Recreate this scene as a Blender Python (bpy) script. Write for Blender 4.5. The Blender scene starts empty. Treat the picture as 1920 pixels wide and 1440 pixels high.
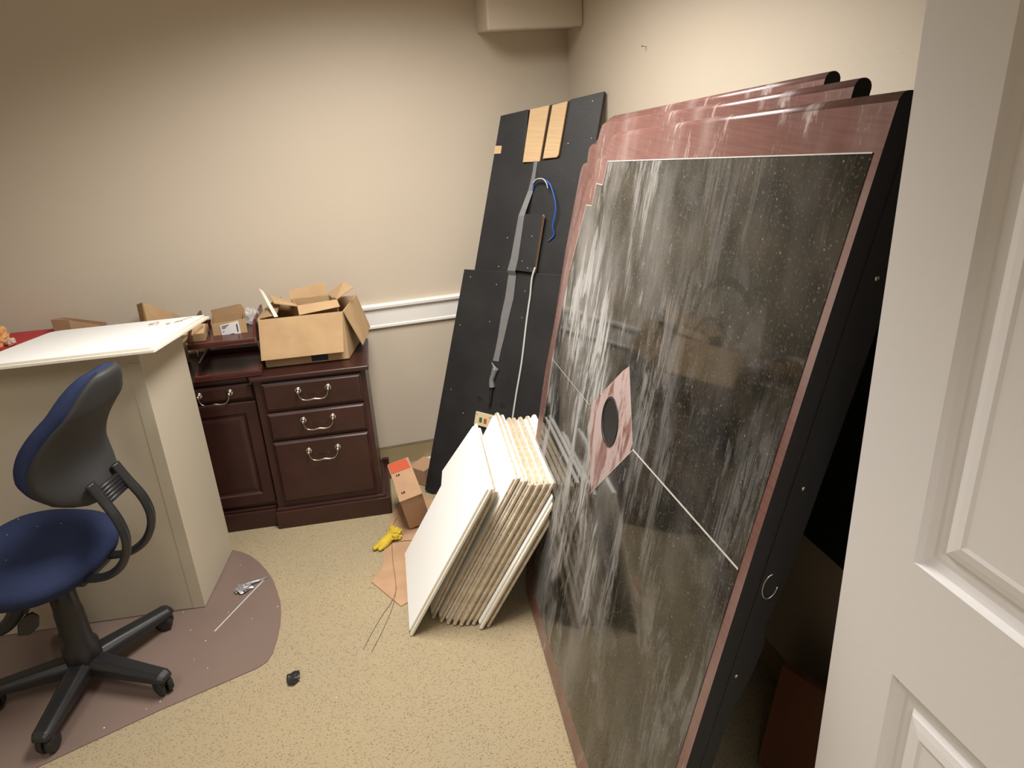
import bpy, bmesh, math, random
from mathutils import Vector, Matrix, noise
random.seed(7)
C = bpy.context.scene.collection
R = math.radians

# ------------------------------------------------------------------ materials
def new_mat(name):
    m = bpy.data.materials.new(name); m.use_nodes = True
    nt = m.node_tree; b = nt.nodes['Principled BSDF']
    return m, nt, b

def simple(name, col, rough=.5, metal=0, spec=.5, coat=0, bump=0, bscale=200, var=0, vscale=6, trans=0, alpha=1):
    m, nt, b = new_mat(name)
    b.inputs['Base Color'].default_value = (*col, 1)
    b.inputs['Roughness'].default_value = rough
    b.inputs['Metallic'].default_value = metal
    b.inputs['Specular IOR Level'].default_value = spec
    b.inputs['Coat Weight'].default_value = coat
    b.inputs['Transmission Weight'].default_value = trans
    b.inputs['Alpha'].default_value = alpha
    tc = nt.nodes.new('ShaderNodeTexCoord')
    if var:
        n = nt.nodes.new('ShaderNodeTexNoise'); n.inputs['Scale'].default_value = vscale; n.inputs['Detail'].default_value = 6
        nt.links.new(tc.outputs['Object'], n.inputs['Vector'])
        mx = nt.nodes.new('ShaderNodeMix'); mx.data_type = 'RGBA'
        mx.inputs[6].default_value = (*[c*(1-var) for c in col], 1)
        mx.inputs[7].default_value = (*[min(1, c*(1+var)) for c in col], 1)
        nt.links.new(n.outputs['Fac'], mx.inputs[0]); nt.links.new(mx.outputs[2], b.inputs['Base Color'])
    if bump:
        n = nt.nodes.new('ShaderNodeTexNoise'); n.inputs['Scale'].default_value = bscale; n.inputs['Detail'].default_value = 4
        nt.links.new(tc.outputs['Object'], n.inputs['Vector'])
        bp = nt.nodes.new('ShaderNodeBump'); bp.inputs['Strength'].default_value = bump; bp.inputs['Distance'].default_value = .004
        nt.links.new(n.outputs['Fac'], bp.inputs['Height']); nt.links.new(bp.outputs['Normal'], b.inputs['Normal'])
    return m

class G:
    """small node-graph helper"""
    def __init__(s, nt): s.nt = nt; s.tc = nt.nodes.new('ShaderNodeTexCoord')
    def map(s, scale=(1,1,1), rot=(0,0,0), loc=(0,0,0), src=None):
        m = s.nt.nodes.new('ShaderNodeMapping')
        m.inputs['Scale'].default_value = scale; m.inputs['Rotation'].default_value = rot; m.inputs['Location'].default_value = loc
        s.nt.links.new(src or s.tc.outputs['Object'], m.inputs['Vector']); return m.outputs[0]
    def noise(s, vec, scale=5, detail=5, rough=.5, dist=0):
        n = s.nt.nodes.new('ShaderNodeTexNoise')
        n.inputs['Scale'].default_value = scale; n.inputs['Detail'].default_value = detail
        n.inputs['Roughness'].default_value = rough; n.inputs['Distortion'].default_value = dist
        s.nt.links.new(vec, n.inputs['Vector']); return n.outputs['Fac']
    def voro(s, vec, scale=5, out='Distance', feature='F1'):
        n = s.nt.nodes.new('ShaderNodeTexVoronoi'); n.feature = feature
        n.inputs['Scale'].default_value = scale
        s.nt.links.new(vec, n.inputs['Vector']); return n.outputs[out]
    def ramp(s, fac, a, b, va=0, vb=1):
        r = s.nt.nodes.new('ShaderNodeMapRange'); r.inputs[1].default_value = a; r.inputs[2].default_value = b
        r.inputs[3].default_value = va; r.inputs[4].default_value = vb; r.interpolation_type = 'SMOOTHSTEP'
        s.nt.links.new(fac, r.inputs[0]); return r.outputs[0]
    def math(s, op, a, b=0, clamp=False):
        m = s.nt.nodes.new('ShaderNodeMath'); m.operation = op; m.use_clamp = clamp
        for i, v in enumerate((a, b)):
            if isinstance(v, (int, float)): m.inputs[i].default_value = v
            else: s.nt.links.new(v, m.inputs[i])
        return m.outputs[0]
    def mix(s, fac, a, b):
        m = s.nt.nodes.new('ShaderNodeMix'); m.data_type = 'RGBA'
        if isinstance(fac, (int, float)): m.inputs[0].default_value = fac
        else: s.nt.links.new(fac, m.inputs[0])
        for i, v in ((6, a), (7, b)):
            if isinstance(v, tuple): m.inputs[i].default_value = (*v, 1)
            else: s.nt.links.new(v, m.inputs[i])
        return m.outputs[2]
    def sep(s, vec=None):
        n = s.nt.nodes.new('ShaderNodeSeparateXYZ'); s.nt.links.new(vec or s.tc.outputs['Object'], n.inputs[0]); return n.outputs
    def bump(s, h, strength, dist, b):
        bp = s.nt.nodes.new('ShaderNodeBump'); bp.inputs['Strength'].default_value = strength; bp.inputs['Distance'].default_value = dist
        s.nt.links.new(h, bp.inputs['Height']); s.nt.links.new(bp.outputs[0], b.inputs['Normal'])

M = {}
M['wall'] = simple('wall_paint', (.61, .53, .425), .6, bump=.12, bscale=260, var=.03, vscale=3)
M['ceiling'] = simple('ceiling_paint', (.72, .69, .62), .8, bump=.2, bscale=120)
M['trim'] = simple('trim_paint', (.84, .82, .78), .35, var=.02)
M['baseboard'] = simple('vinyl_baseboard', (.36, .28, .16), .45, var=.05)
M['door'] = simple('door_paint', (.80, .785, .785), .33, bump=.06, bscale=60)
M['mahogany_door'] = None

def carpet():
    m, nt, b = new_mat('carpet_tan'); g = G(nt)
    big = g.noise(g.map(), 1.7, 4); fine = g.noise(g.map(), 420, 3)
    base = g.mix(g.ramp(big, .3, .7), (.365, .288, .172), (.335, .272, .172))
    base = g.mix(g.ramp(fine, .3, .7), base, g.mix(.28, base, (.57, .48, .34)))
    # short dark worm-like flecks in two directions
    f = None
    for rz, sx, sy, lo in ((.5, 85, 215, .0), (-.7, 80, 225, 5.3), (1.3, 85, 210, 2.1)):
        wv = g.map((sx, sy, 1), (0, 0, rz), (lo, lo*2, 0))
        nz = nt.nodes.new('ShaderNodeTexVoronoi'); nz.inputs['Scale'].default_value = 1
        nt.links.new(wv, nz.inputs['Vector'])
        hit = g.ramp(nz.outputs['Distance'], .16, .26, 1, 0)
        sp = g.sep(nz.outputs['Color'])
        keep = g.ramp(sp[0], .50, .52)
        h = g.math('MULTIPLY', hit, keep)
        f = h if f is None else g.math('MAXIMUM', f, h)
    col = g.mix(g.math('MULTIPLY', f, .82), base, (.085, .06, .035))
    nt.links.new(col, b.inputs['Base Color'])
    b.inputs['Roughness'].default_value = .95; b.inputs['Specular IOR Level'].default_value = .1
    g.bump(fine, .5, .006, b)
    return m
M['carpet'] = carpet()

def laminate(name, c1, c2, scuff=.5, rough=.28, ang=0, sm=(.55, .47, .45)):
    m, nt, b = new_mat(name); g = G(nt)
    grain = g.noise(g.map((2, 60, 2), (0, 0, ang)), 3, 6, .6, .4)
    col = g.mix(g.ramp(grain, .3, .7), c1, c2)
    if scuff:
        st = g.noise(g.map((13, 3.2, 3), (0, 0, .22)), 1.6, 9, .72, .5)
        reg = g.ramp(g.noise(g.map((1, 1, 1), (0, 0, 0), (3, 1, 0)), 1.6, 3), .40, .62)
        s1 = g.math('MULTIPLY', g.ramp(st, .535, .68), reg)
        haze = g.math('MULTIPLY', g.ramp(g.noise(g.map((5, 1.6, 1)), 1.3, 5), .4, .75), .30)
        s1 = g.math('MAXIMUM', g.math('MULTIPLY', s1, scuff), g.math('MULTIPLY', haze, scuff))
        col = g.mix(s1, col, sm)
        nt.links.new(g.ramp(s1, 0, .6, rough, .5), b.inputs['Roughness'])
    else: b.inputs['Roughness'].default_value = rough
    nt.links.new(col, b.inputs['Base Color'])
    return m
M['mahog_table'] = laminate('table_mahogany', (.135, .060, .052), (.18, .080, .068), .85, .26)
M['mahog'] = laminate('credenza_mahogany', (.030, .0095, .0078), (.046, .0145, .0115), 0, .36)
M['mahog_tray'] = laminate('tray_mahogany', (.062, .016, .013), (.088, .023, .018), 0, .25)
M['mahog_dark'] = simple('dark_mahogany', (.022, .007, .006), .4)

M['mahog_scuffed'] = laminate('scuffed_mahogany', (.17, .07, .06), (.22, .09, .08), .8, .3, 0, (.46, .37, .35))
for _n in M['mahog_scuffed'].node_tree.nodes:
    if _n.type == 'MAP_RANGE' and abs(_n.inputs[1].default_value-.535) < 1e-3: _n.inputs[1].default_value = .40; _n.inputs[2].default_value = .52
    if _n.type == 'MAP_RANGE' and abs(_n.inputs[1].default_value-.40) < 1e-3 and abs(_n.inputs[2].default_value-.62) < 1e-3: _n.inputs[1].default_value = .1; _n.inputs[2].default_value = .3
def granite():
    m, nt, b = new_mat('inlay_stone'); g = G(nt)
    p = g.map()
    base = g.mix(g.ramp(g.noise(p, 7, 6), .35, .65), (.012, .012, .010), (.036, .031, .023))
    grain = g.noise(p, 150, 3, .6)
    base = g.mix(g.ramp(grain, .56, .70), base, (.085, .075, .050))
    vc = nt.nodes.new('ShaderNodeTexVoronoi'); vc.inputs['Scale'].default_value = 75; nt.links.new(p, vc.inputs['Vector'])
    cs = g.sep(vc.outputs['Color'])
    dots = g.math('MULTIPLY', g.ramp(vc.outputs['Distance'], .12, .2, 1, 0), g.ramp(cs[0], .90, .92))
    base = g.mix(g.math('MULTIPLY', dots, .4), base, (.42, .38, .26))
    xyz = g.sep()
    # dirt and painted wall reflection are heaviest on the half away from the door; x runs toward the door
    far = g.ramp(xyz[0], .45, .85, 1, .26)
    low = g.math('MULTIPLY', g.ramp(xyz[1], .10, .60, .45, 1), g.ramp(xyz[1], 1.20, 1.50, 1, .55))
    reg = g.ramp(g.noise(g.map((1.4, .8, 1), (0, 0, .3), (1.7, .3, 0)), 1.9, 4, .6, .5), .40, .56)
    st = g.noise(g.map((9, 2.0, 2), (0, 0, .42)), 1.5, 10, .70, .6)
    st2 = g.noise(g.map((30, 4.5, 2), (0, 0, .12), (4, 2, 0)), 1.4, 8, .7, .9)
    s = g.math('MULTIPLY', g.ramp(st, .42, .56), reg)
    s2 = g.math('MULTIPLY', g.ramp(st2, .55, .64), g.ramp(g.noise(g.map((1, 1, 1), (0, 0, 0), (7, 7, 0)), 2.4, 3), .42, .6))
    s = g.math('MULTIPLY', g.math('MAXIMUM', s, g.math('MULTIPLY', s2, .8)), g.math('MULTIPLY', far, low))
    # fine dark scratch arcs through the dirt
    arc = g.noise(g.map((22, 1.0, 1), (0, 0, .75), (2, 5, 0)), 1.6, 2, .4, .15)
    line = g.ramp(g.math('ABSOLUTE', g.math('SUBTRACT', arc, .5)), .010, .028, 0, 1)
    arc2 = g.noise(g.map((18, .9, 1), (0, 0, -.35), (9, 1, 0)), 1.7, 2, .4, .15)
    line2 = g.ramp(g.math('ABSOLUTE', g.math('SUBTRACT', arc2, .47)), .008, .022, 0, 1)
    s = g.math('MULTIPLY', s, g.math('MULTIPLY', g.ramp(line, 0, 1, .25, 1), g.ramp(line2, 0, 1, .35, 1)))
    film_sheen = g.math('MULTIPLY', g.ramp(g.noise(g.map((3, 1.1, 1), (0, 0, .1), (0, 9, 0)), 1.5, 6, .6), .42, .70), g.math('ADD', g.math('MULTIPLY', g.ramp(xyz[0], .35, .85, 1, 0), .30), .10))  # thin dirt film, plus pale wall reflection painted into the far half
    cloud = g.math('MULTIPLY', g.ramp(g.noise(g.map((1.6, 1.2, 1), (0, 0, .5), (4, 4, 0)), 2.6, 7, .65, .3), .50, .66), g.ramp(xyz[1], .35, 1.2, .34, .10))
    s = g.math('MAXIMUM', g.math('MAXIMUM', s, film_sheen), cloud)
    # wiped arcs through the dirt and the painted sheen
    for cx, cy, r, w in ((.99, 1.37, .150, .010), (.96, 1.33, .105, .006), (.60, 1.42, .40, .006)):
        dx = g.math('SUBTRACT', xyz[0], cx); dy = g.math('SUBTRACT', xyz[1], cy)
        dd = g.math('SQRT', g.math('ADD', g.math('MULTIPLY', dx, dx), g.math('MULTIPLY', dy, dy)))
        ringm = g.ramp(g.math('ABSOLUTE', g.math('SUBTRACT', dd, r)), w*.7, w, 1, 0)
        side = g.math('MULTIPLY', g.ramp(dy, .02, .05, 0, 1), g.ramp(dx, .05, .09, 1, 0))
        s = g.math('MULTIPLY', s, g.math('SUBTRACT', 1, g.math('MULTIPLY', g.math('MULTIPLY', ringm, side), .7)))
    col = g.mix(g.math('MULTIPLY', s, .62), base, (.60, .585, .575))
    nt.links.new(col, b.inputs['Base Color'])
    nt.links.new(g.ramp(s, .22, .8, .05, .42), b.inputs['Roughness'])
    b.inputs['Specular IOR Level'].default_value = .34
    return m
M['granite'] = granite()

def cardboard(name, c, var=.08):
    m, nt, b = new_mat(name); g = G(nt)
    n = g.noise(g.map((1, 1, 1)), 9, 5); fl = g.noise(g.map((1, 1, 1)), 160, 3)
    col = g.mix(g.ramp(n, .3, .7), tuple(x*(1-var) for x in c), tuple(x*(1+var) for x in c))
    col = g.mix(g.ramp(fl, .62, .8), col, tuple(x*.8 for x in c))
    nt.links.new(col, b.inputs['Base Color']); b.inputs['Roughness'].default_value = .85
    b.inputs['Specular IOR Level'].default_value = .2
    g.bump(g.noise(g.map((1, 1, 1)), 30, 3), .15, .003, b)
    return m
M['card'] = cardboard('cardboard_kraft', (.50, .335, .185))
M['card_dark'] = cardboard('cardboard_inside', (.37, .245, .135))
M['card_pink'] = cardboard('cardboard_floor', (.42, .26, .155))
M['white_tile'] = simple('tile_white', (.90, .90, .885), .9, bump=.25, bscale=330, spec=.1)
M['tile_edge_white'] = simple('tile_edge_white', (.74, .70, .60), .9, bump=.3, bscale=200, var=.05, vscale=30)

def fibre():
    m, nt, b = new_mat('tile_raw_fibre'); g = G(nt)
    n = g.noise(g.map((1, 1, 1)), 45, 5)
    col = g.mix(g.ramp(n, .3, .7), (.52, .43, .31), (.64, .55, .42))
    sp = g.ramp(g.noise(g.map((1, 1, 1), (0, 0, 0), (3, 3, 3)), 110, 2), .66, .70)
    col = g.mix(g.math('MULTIPLY', sp, .7), col, (.12, .08, .05))
    nt.links.new(col, b.inputs['Base Color']); b.inputs['Roughness'].default_value = .95
    g.bump(n, .4, .004, b); return m
M['fibre'] = fibre()
M['beige_lam'] = simple('beige_cabinet', (.50, .445, .345), .5, bump=.05, bscale=90, var=.02)
M['black_paint'] = simple('black_paint', (.014, .0145, .017), .55, bump=.15, bscale=90, var=.25, vscale=9)

def blackboard():
    m, nt, b = new_mat('black_painted_wood'); g = G(nt)
    n = g.noise(g.map((1, 1, 1)), 6, 5)
    col = g.mix(g.ramp(n, .3, .75), (.0135, .0135, .0145), (.022, .0215, .0225))
    dust = g.ramp(g.noise(g.map((1, 1, 1), (0, 0, 0), (5, 2, 1)), 8, 5, .6), .66, .82)
    col = g.mix(g.math('MULTIPLY', dust, .35), col, (.20, .19, .18))
    nt.links.new(col, b.inputs['Base Color']); b.inputs['Roughness'].default_value = .5
    g.bump(g.noise(g.map((1, 1, 1)), 130, 3), .12, .003, b); return m
M['black_board'] = blackboard()
M['black_plastic'] = simple('black_plastic', (.016, .016, .017), .36, bump=.05, bscale=300)
M['black_soft'] = simple('black_shell', (.030, .030, .031), .6, bump=.15, bscale=400)
M['blue_fabric'] = simple('blue_fabric', (.030, .040, .092), .95, bump=.5, bscale=600, var=.15, vscale=90, spec=.1)
M['wood_light'] = laminate('pine_wood', (.56, .37, .19), (.64, .45, .25), 0, .6)
M['tape'] = simple('duct_tape', (.24, .24, .245), .33, metal=.35, var=.12, vscale=30)
M['foil'] = simple('crumpled_tape', (.36, .36, .37), .28, metal=.5, var=.3, vscale=60)
M['cable_grey'] = simple('grey_cable', (.55, .54, .53), .4)
M['cable_blue'] = simple('blue_cable', (.02, .11, .50), .4)
M['ivory'] = simple('ivory_plastic', (.68, .58, .36), .4)
M['orange'] = simple('orange_label', (.50, .085, .035), .6)
M['green'] = simple('green_jack', (.03, .12, .05), .5)
M['steel'] = simple('brushed_steel', (.55, .52, .47), .25, metal=1)
M['pewter'] = simple('pewter_handle', (.42, .38, .31), .28, metal=1)
M['white_label'] = simple('white_label', (.80, .80, .80), .5)
M['ink'] = simple('black_ink', (.02, .02, .02), .6)
M['red'] = simple('red_folder', (.50, .035, .04), .5)
M['bag'] = simple('orange_paper_bag', (.80, .43, .17), .7, var=.15, vscale=25)
M['plastic_wrap'] = simple('clear_plastic', (.8, .78, .78), .15, alpha=.35)
M['yellow'] = simple('yellow_fabric', (.54, .39, .03), .85, var=.25, vscale=40, bump=.3)
M['crumb'] = simple('white_crumb', (.75, .72, .64), .9)
M['wire'] = simple('thin_wire', (.10, .065, .04), .5)
M['bluebox'] = simple('dark_blue_label', (.012, .03, .045), .5)
M['seam'] = simple('pale_seam', (.55, .53, .49), .6, var=.2, vscale=50)
M['rubber'] = simple('black_rubber', (.012, .012, .013), .45)

def mat_mat():
    m, nt, b = new_mat('brown_chair_mat'); g = G(nt)
    n = g.noise(g.map((1, 1, 1)), 2.2, 4)
    col = g.mix(g.ramp(n, .3, .7), (.20, .142, .118), (.178, .126, .106))
    nt.links.new(col, b.inputs['Base Color']); b.inputs['Roughness'].default_value = .42
    g.bump(g.noise(g.map((1, 1, 1)), 300, 2), .1, .002, b); return m
M['mat'] = mat_mat()

# ------------------------------------------------------------------ mesh builder
class MB:
    def __init__(s): s.v = []; s.f = []; s.mi = []; s.sm = []
    def add(s, vs, fs, mi=0, smooth=False):
        k = len(s.v); s.v += [tuple(v) for v in vs]
        for f in fs: s.f.append([i+k for i in f]); s.mi.append(mi); s.sm.append(smooth)
        return s
    def box(s, a, b, mi=0, ax=None, o=None):
        (x0, y0, z0), (x1, y1, z1) = a, b
        vs = [(x0,y0,z0),(x1,y0,z0),(x1,y1,z0),(x0,y1,z0),(x0,y0,z1),(x1,y0,z1),(x1,y1,z1),(x0,y1,z1)]
        if ax: vs = [Vector(o)+ax[0]*v[0]+ax[1]*v[1]+ax[2]*v[2] for v in vs]
        return s.add(vs, [(3,2,1,0),(4,5,6,7),(0,1,5,4),(1,2,6,5),(2,3,7,6),(3,0,4,7)], mi)
    def prism(s, poly, z0, z1, mi=0, mi_side=None, tf=None, mi_back=None):
        n = len(poly)
        vs = [(p[0], p[1], z0) for p in poly] + [(p[0], p[1], z1) for p in poly]
        if tf: vs = [tf(*v) for v in vs]
        s.add(vs, [tuple(range(n))[::-1]], mi if mi_back is None else mi_back)
        k = len(s.v)-2*n
        s.f.append([k+n+i for i in range(n)]); s.mi.append(mi); s.sm.append(False)
        for i in range(n):
            j = (i+1) % n
            s.f.append([k+i, k+j, k+n+j, k+n+i]); s.mi.append(mi if mi_side is None else mi_side); s.sm.append(False)
        return s
    def sheet(s, quad, t=.004, mi=0):
        q = [Vector(p) for p in quad]; n = (q[1]-q[0]).cross(q[2]-q[0]).normalized()*t/2
        vs = [p-n for p in q]+[p+n for p in q]; k = len(q)
        fs = [tuple(range(k))[::-1], tuple(range(k, 2*k))]+[(i, (i+1) % k, k+(i+1) % k, k+i) for i in range(k)]
        return s.add(vs, fs, mi)
    def tube(s, pts, r, seg=10, mi=0, flat=None, smooth_path=6, closed=False):
        P = [Vector(p) for p in pts]; rr = r if isinstance(r, (list, tuple)) else [r]*len(P)
        if smooth_path > 1 and len(P) > 2:
            Q = []; RQ = []
            for i in range(len(P)-1):
                p0 = P[max(i-1, 0)]; p1 = P[i]; p2 = P[i+1]; p3 = P[min(i+2, len(P)-1)]
                for k in range(smooth_path):
                    t = k/smooth_path
                    Q.append(.5*((2*p1)+(p2-p0)*t+(2*p0-5*p1+4*p2-p3)*t*t+(3*p1-p0-3*p2+p3)*t**3)); RQ.append(rr[i]*(1-t)+rr[i+1]*t)
            Q.append(P[-1]); RQ.append(rr[-1]); P, rr = Q, RQ
        T = [(P[min(i+1, len(P)-1)]-P[max(i-1, 0)]).normalized() for i in range(len(P))]
        up = flat[0] if flat else (Vector((0, 0, 1)) if abs(T[0].z) < .9 else Vector((1, 0, 0)))
        up = Vector(up); vs = []
        for p, t, q in zip(P, T, rr):
            a = t.cross(up); a = a.normalized() if a.length > 1e-6 else t.orthogonal().normalized()
            u2 = a.cross(t).normalized()
            if not flat: up = u2
            fx = flat[1] if flat else 1
            for j in range(seg):
                th = 2*math.pi*j/seg; vs.append(p+a*math.cos(th)*q*fx+u2*math.sin(th)*q)
        n = len(P); fs = []
        for i in range(n-1):
            for j in range(seg): fs.append((i*seg+j, i*seg+(j+1) % seg, (i+1)*seg+(j+1) % seg, (i+1)*seg+j))
        s.add(vs, fs, mi, True); k = len(s.v)-len(vs)
        s.f.append([k+j for j in range(seg)][::-1]); s.mi.append(mi); s.sm.append(False)
        s.f.append([k+(n-1)*seg+j for j in range(seg)]); s.mi.append(mi); s.sm.append(False)
        return s
    def lathe(s, prof, o=(0, 0, 0), axis=(0, 0, 1), seg=24, mi=0):
        ax = Vector(axis).normalized(); a = ax.orthogonal().normalized(); b = ax.cross(a); o = Vector(o); vs = []
        for r, h in prof:
            for j in range(seg):
                th = 2*math.pi*j/seg; vs.append(o+ax*h+(a*math.cos(th)+b*math.sin(th))*r)
        fs = []
        for i in range(len(prof)-1):
            for j in range(seg): fs.append((i*seg+j, i*seg+(j+1) % seg, (i+1)*seg+(j+1) % seg, (i+1)*seg+j))
        s.add(vs, fs, mi, True); k = len(s.v)-len(vs)
        s.f.append([k+j for j in range(seg)][::-1]); s.mi.append(mi); s.sm.append(False)
        s.f.append([k+(len(prof)-1)*seg+j for j in range(seg)]); s.mi.append(mi); s.sm.append(False)
        return s
    def grid(s, fn, nu, nv, mi=0, thick=None):
        """fn(i/nu, j/nv) -> Vector ; open surface"""
        vs = [fn(i/nu, j/nv) for i in range(nu+1) for j in range(nv+1)]
        fs = [(i*(nv+1)+j, (i+1)*(nv+1)+j, (i+1)*(nv+1)+j+1, i*(nv+1)+j+1) for i in range(nu) for j in range(nv)]
        return s.add(vs, fs, mi, True)
    def build(s, name, mats, parent=None, base=None, bevel=0, seg=2, auto=True, weld=False):
        me = bpy.data.meshes.new(name); vs = s.v
        if base is not None:
            b = Vector(base); vs = [tuple(Vector(v)-b) for v in vs]
        me.from_pydata(vs, [], s.f)
        if not isinstance(mats, (list, tuple)): mats = [mats]
        for m in mats: me.materials.append(m)
        for p, mi, sm in zip(me.polygons, s.mi, s.sm): p.material_index = mi; p.use_smooth = sm
        bm = bmesh.new(); bm.from_mesh(me)
        if weld: bmesh.ops.remove_doubles(bm, verts=bm.verts, dist=1e-5)
        bmesh.ops.recalc_face_normals(bm, faces=bm.faces); bm.to_mesh(me); bm.free()
        me.update()
        o = bpy.data.objects.new(name, me); C.objects.link(o)
        if parent is not None: o.parent = parent
        if base is not None and parent is None: o.location = base
        if bevel:
            md = o.modifiers.new('bevel', 'BEVEL'); md.width = bevel; md.segments = seg; md.limit_method = 'ANGLE'; md.angle_limit = R(35)
            md.harden_normals = False
        return o

def tag(o, label, cat, group=None, kind=None):
    o['label'] = label; o['category'] = cat
    if group: o['group'] = group
    if kind: o['kind'] = kind
    return o
def struct(o): o['kind'] = 'structure'; return o
def empty(name, loc, label, cat, group=None, mat=None):
    o = bpy.data.objects.new(name, None); C.objects.link(o); o.empty_display_size = .05
    if mat is not None: o.matrix_world = mat
    else: o.location = loc
    return tag(o, label, cat, group)
def frame(o, X, Y, Z):
    m = Matrix.Identity(4)
    for i, a in enumerate((X, Y, Z)):
        for r in range(3): m[r][i] = a[r]
    for r in range(3): m[r][3] = o[r]
    return m

# ------------------------------------------------------------------ room
XR, YB, XL, ZC = 1.2376, 3.51, -2.6, 2.46
YF = -.14      # inner face of the wall with the doorway
struct(MB().box((XL-.1, -1.8, -.1), (XR+.1, YB+.1, 0)).build('floor', M['carpet']))
struct(MB().box((XL-.1, -1.8, ZC), (XR+.1, YB+.1, ZC+.1)).build('ceiling', M['ceiling']))
struct(MB().box((XL-.1, YB, 0), (XR+.1, YB+.12, ZC)).build('wall_back', M['wall']))
struct(MB().box((XR, -1.8, 0), (XR+.12, YB, ZC)).build('wall_right', M['wall']))
struct(MB().box((XL-.12, -1.8, 0), (XL, YB, ZC)).build('wall_left', M['wall']))
fw = MB().box((XL, YF-.12, 0), (-.22, YF, ZC)).box((.755, YF-.12, 0), (XR, YF, ZC)).box((-.22, YF-.12, 2.06), (.755, YF, ZC))
struct(fw.build('wall_front', M['wall']))
struct(MB().box((XL, -1.9, 0), (XR, -1.8, ZC)).build('wall_hall', M['wall']))

# soffit box up in the corner
struct(MB().box((.822, 3.30, 2.012), (XR, YB, ZC)).build('trim_1', M['wall'], bevel=.008))
# chair rail on the back wall: cap, flat band, small lower bead
rail = MB()
prof = [(0, .748), (.012, .748), (.016, .752), (.016, .762), (.012, .766), (.011, .838), (.018, .842), (.019, .848), (.026, .850), (.027, .862), (.022, .868), (0, .868)]
k = len(prof)
vs = [(XL, YB-d, z) for d, z in prof]+[(XR, YB-d, z) for d, z in prof]
rail.add(vs, [tuple(range(k)), tuple(range(2*k-1, k-1, -1))]+[(i, (i+1) % k, k+(i+1) % k, k+i) for i in range(k)])
struct(rail.build('trim_2', M['trim']))
bb = MB().box((XL, YB-.006, .0), (XR, YB, .106)).box((XL, YB-.008, .102), (XR, YB, .106))
struct(bb.build('baseboard_back', M['baseboard']))
struct(MB().box((XR-.006, .9, 0), (XR, YB-.006, .106)).build('baseboard_right', M['baseboard']))
struct(MB().box((XL, YF, 0), (XL+.006, YB-.006, .106)).build('baseboard_left', M['baseboard']))
t3 = MB().prism([(.405, 3.475), (1.0, 3.475), (1.0, 3.503), (.395, 3.503)], 0.0005, .012)
struct(t3.build('trim_3', M['trim']))
# door casing around the doorway
cs = MB()
for xa, xb in ((-.29, -.22), (.755, .825)): cs.box((xa, YF, 0), (xb, YF+.015, 2.12))
cs.box((-.29, YF, 2.06), (.825, YF+.015, 2.12))
struct(cs.build('trim_4', M['trim'], bevel=.003))

# ------------------------------------------------------------------ door leaf, open against the right wall
XD = .70
def door():
    root = bpy.data.objects.new('door_1', None); C.objects.link(root); root.location = (XD, YF+.01, 0)
    root['kind'] = 'structure'; root['label'] = 'white moulded two-panel door standing open at the right'
    y0, y1, zt = 0, .782-(YF+.01), 2.03
    sy = .122
    # leaf with recessed panel openings: build front skin as frame of boxes
    panels = [(1.262, 1.93), (.22, 1.069)]
    b = MB()
    b.box((0, y0, .008), (.038, y0+sy, zt)); b.box((0, y1-sy, .008), (.038, y1, zt))
    zs = [.008, .22, 1.069, 1.262, 1.93, zt]
    for i in (0, 2, 4): b.box((0, y0+sy, zs[i]), (.038, y1-sy, zs[i+1]))
    leaf = b.build('door_leaf', M['door'], root)
    for (za, zb) in panels:
        p = MB(); ya, yb = y0+sy, y1-sy
        # profile from the outside edge toward the panel centre: (inset, depth)
        pr = [(0, 0), (.004, .010), (.016, .0135), (.024, .012), (.034, .0125), (.040, .006), (.050, .0035), (.062, .0015), (.068, .003)]
        rings = [[(d, ya+i, za+i), (d, yb-i, za+i), (d, yb-i, zb-i), (d, ya+i, zb-i)] for i, d in pr]
        vs = [v for r in rings for v in r]; fs = []
        for k in range(len(pr)-1):
            for j in range(4): fs.append((k*4+j, k*4+(j+1) % 4, (k+1)*4+(j+1) % 4, (k+1)*4+j))
        L = (len(pr)-1)*4; fs.append((L, L+1, L+2, L+3))
        p.add(vs, fs)
        p.box((.014, ya, za), (.038, yb, zb))
        p.build('door_panel', M['door'], root)
    for z in (.25, 1.05, 1.8):
        MB().tube([(.045, -.004, z-.045), (.045, -.004, z+.045)], .007, 10, smooth_path=1).build('hinge', M['steel'], root)
door()

# nail in right wall
n = MB().tube([(XR, 2.676, 1.915), (XR-.018, 2.672, 1.918)], .0015, 8, smooth_path=1).lathe([(.0035, 0), (.0035, .0015)], (XR-.018, 2.672, 1.918), (-1, 0, 0), 10)
tag(n.build('nail', M['steel']), 'small nail left sticking out of the bare right wall', 'nail')

# ceiling troffers (housing + lens), with the lamps beneath; left and hall ones added as fill
def troffer(x, y, lx, ly, power, label, spread=150, zc=ZC):
    t = empty('ceiling_light', (x, y, zc), label, 'ceiling light')
    MB().box((-lx/2-.03, -ly/2-.03, -.012), (lx/2+.03, -ly/2, 0)).box((-lx/2-.03, ly/2, -.012), (lx/2+.03, ly/2+.03, 0)) \
        .box((-lx/2-.03, -ly/2, -.012), (-lx/2, ly/2, 0)).box((lx/2, -ly/2, -.012), (lx/2+.03, ly/2, 0)).build('light_frame', M['trim'], t)
    MB().box((-lx/2, -ly/2, -.004), (lx/2, ly/2, 0)).build('light_lens', M['white_label'], t)
    l = bpy.data.lights.new('troffer_lamp', 'AREA'); l.shape = 'RECTANGLE'; l.size = lx; l.size_y = ly
    l.energy = power; l.color = (1, .96, .90); l.spread = R(spread)
    o = bpy.data.objects.new('troffer_lamp', l); C.objects.link(o); o.location = (x, y, zc-.02)
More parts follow.
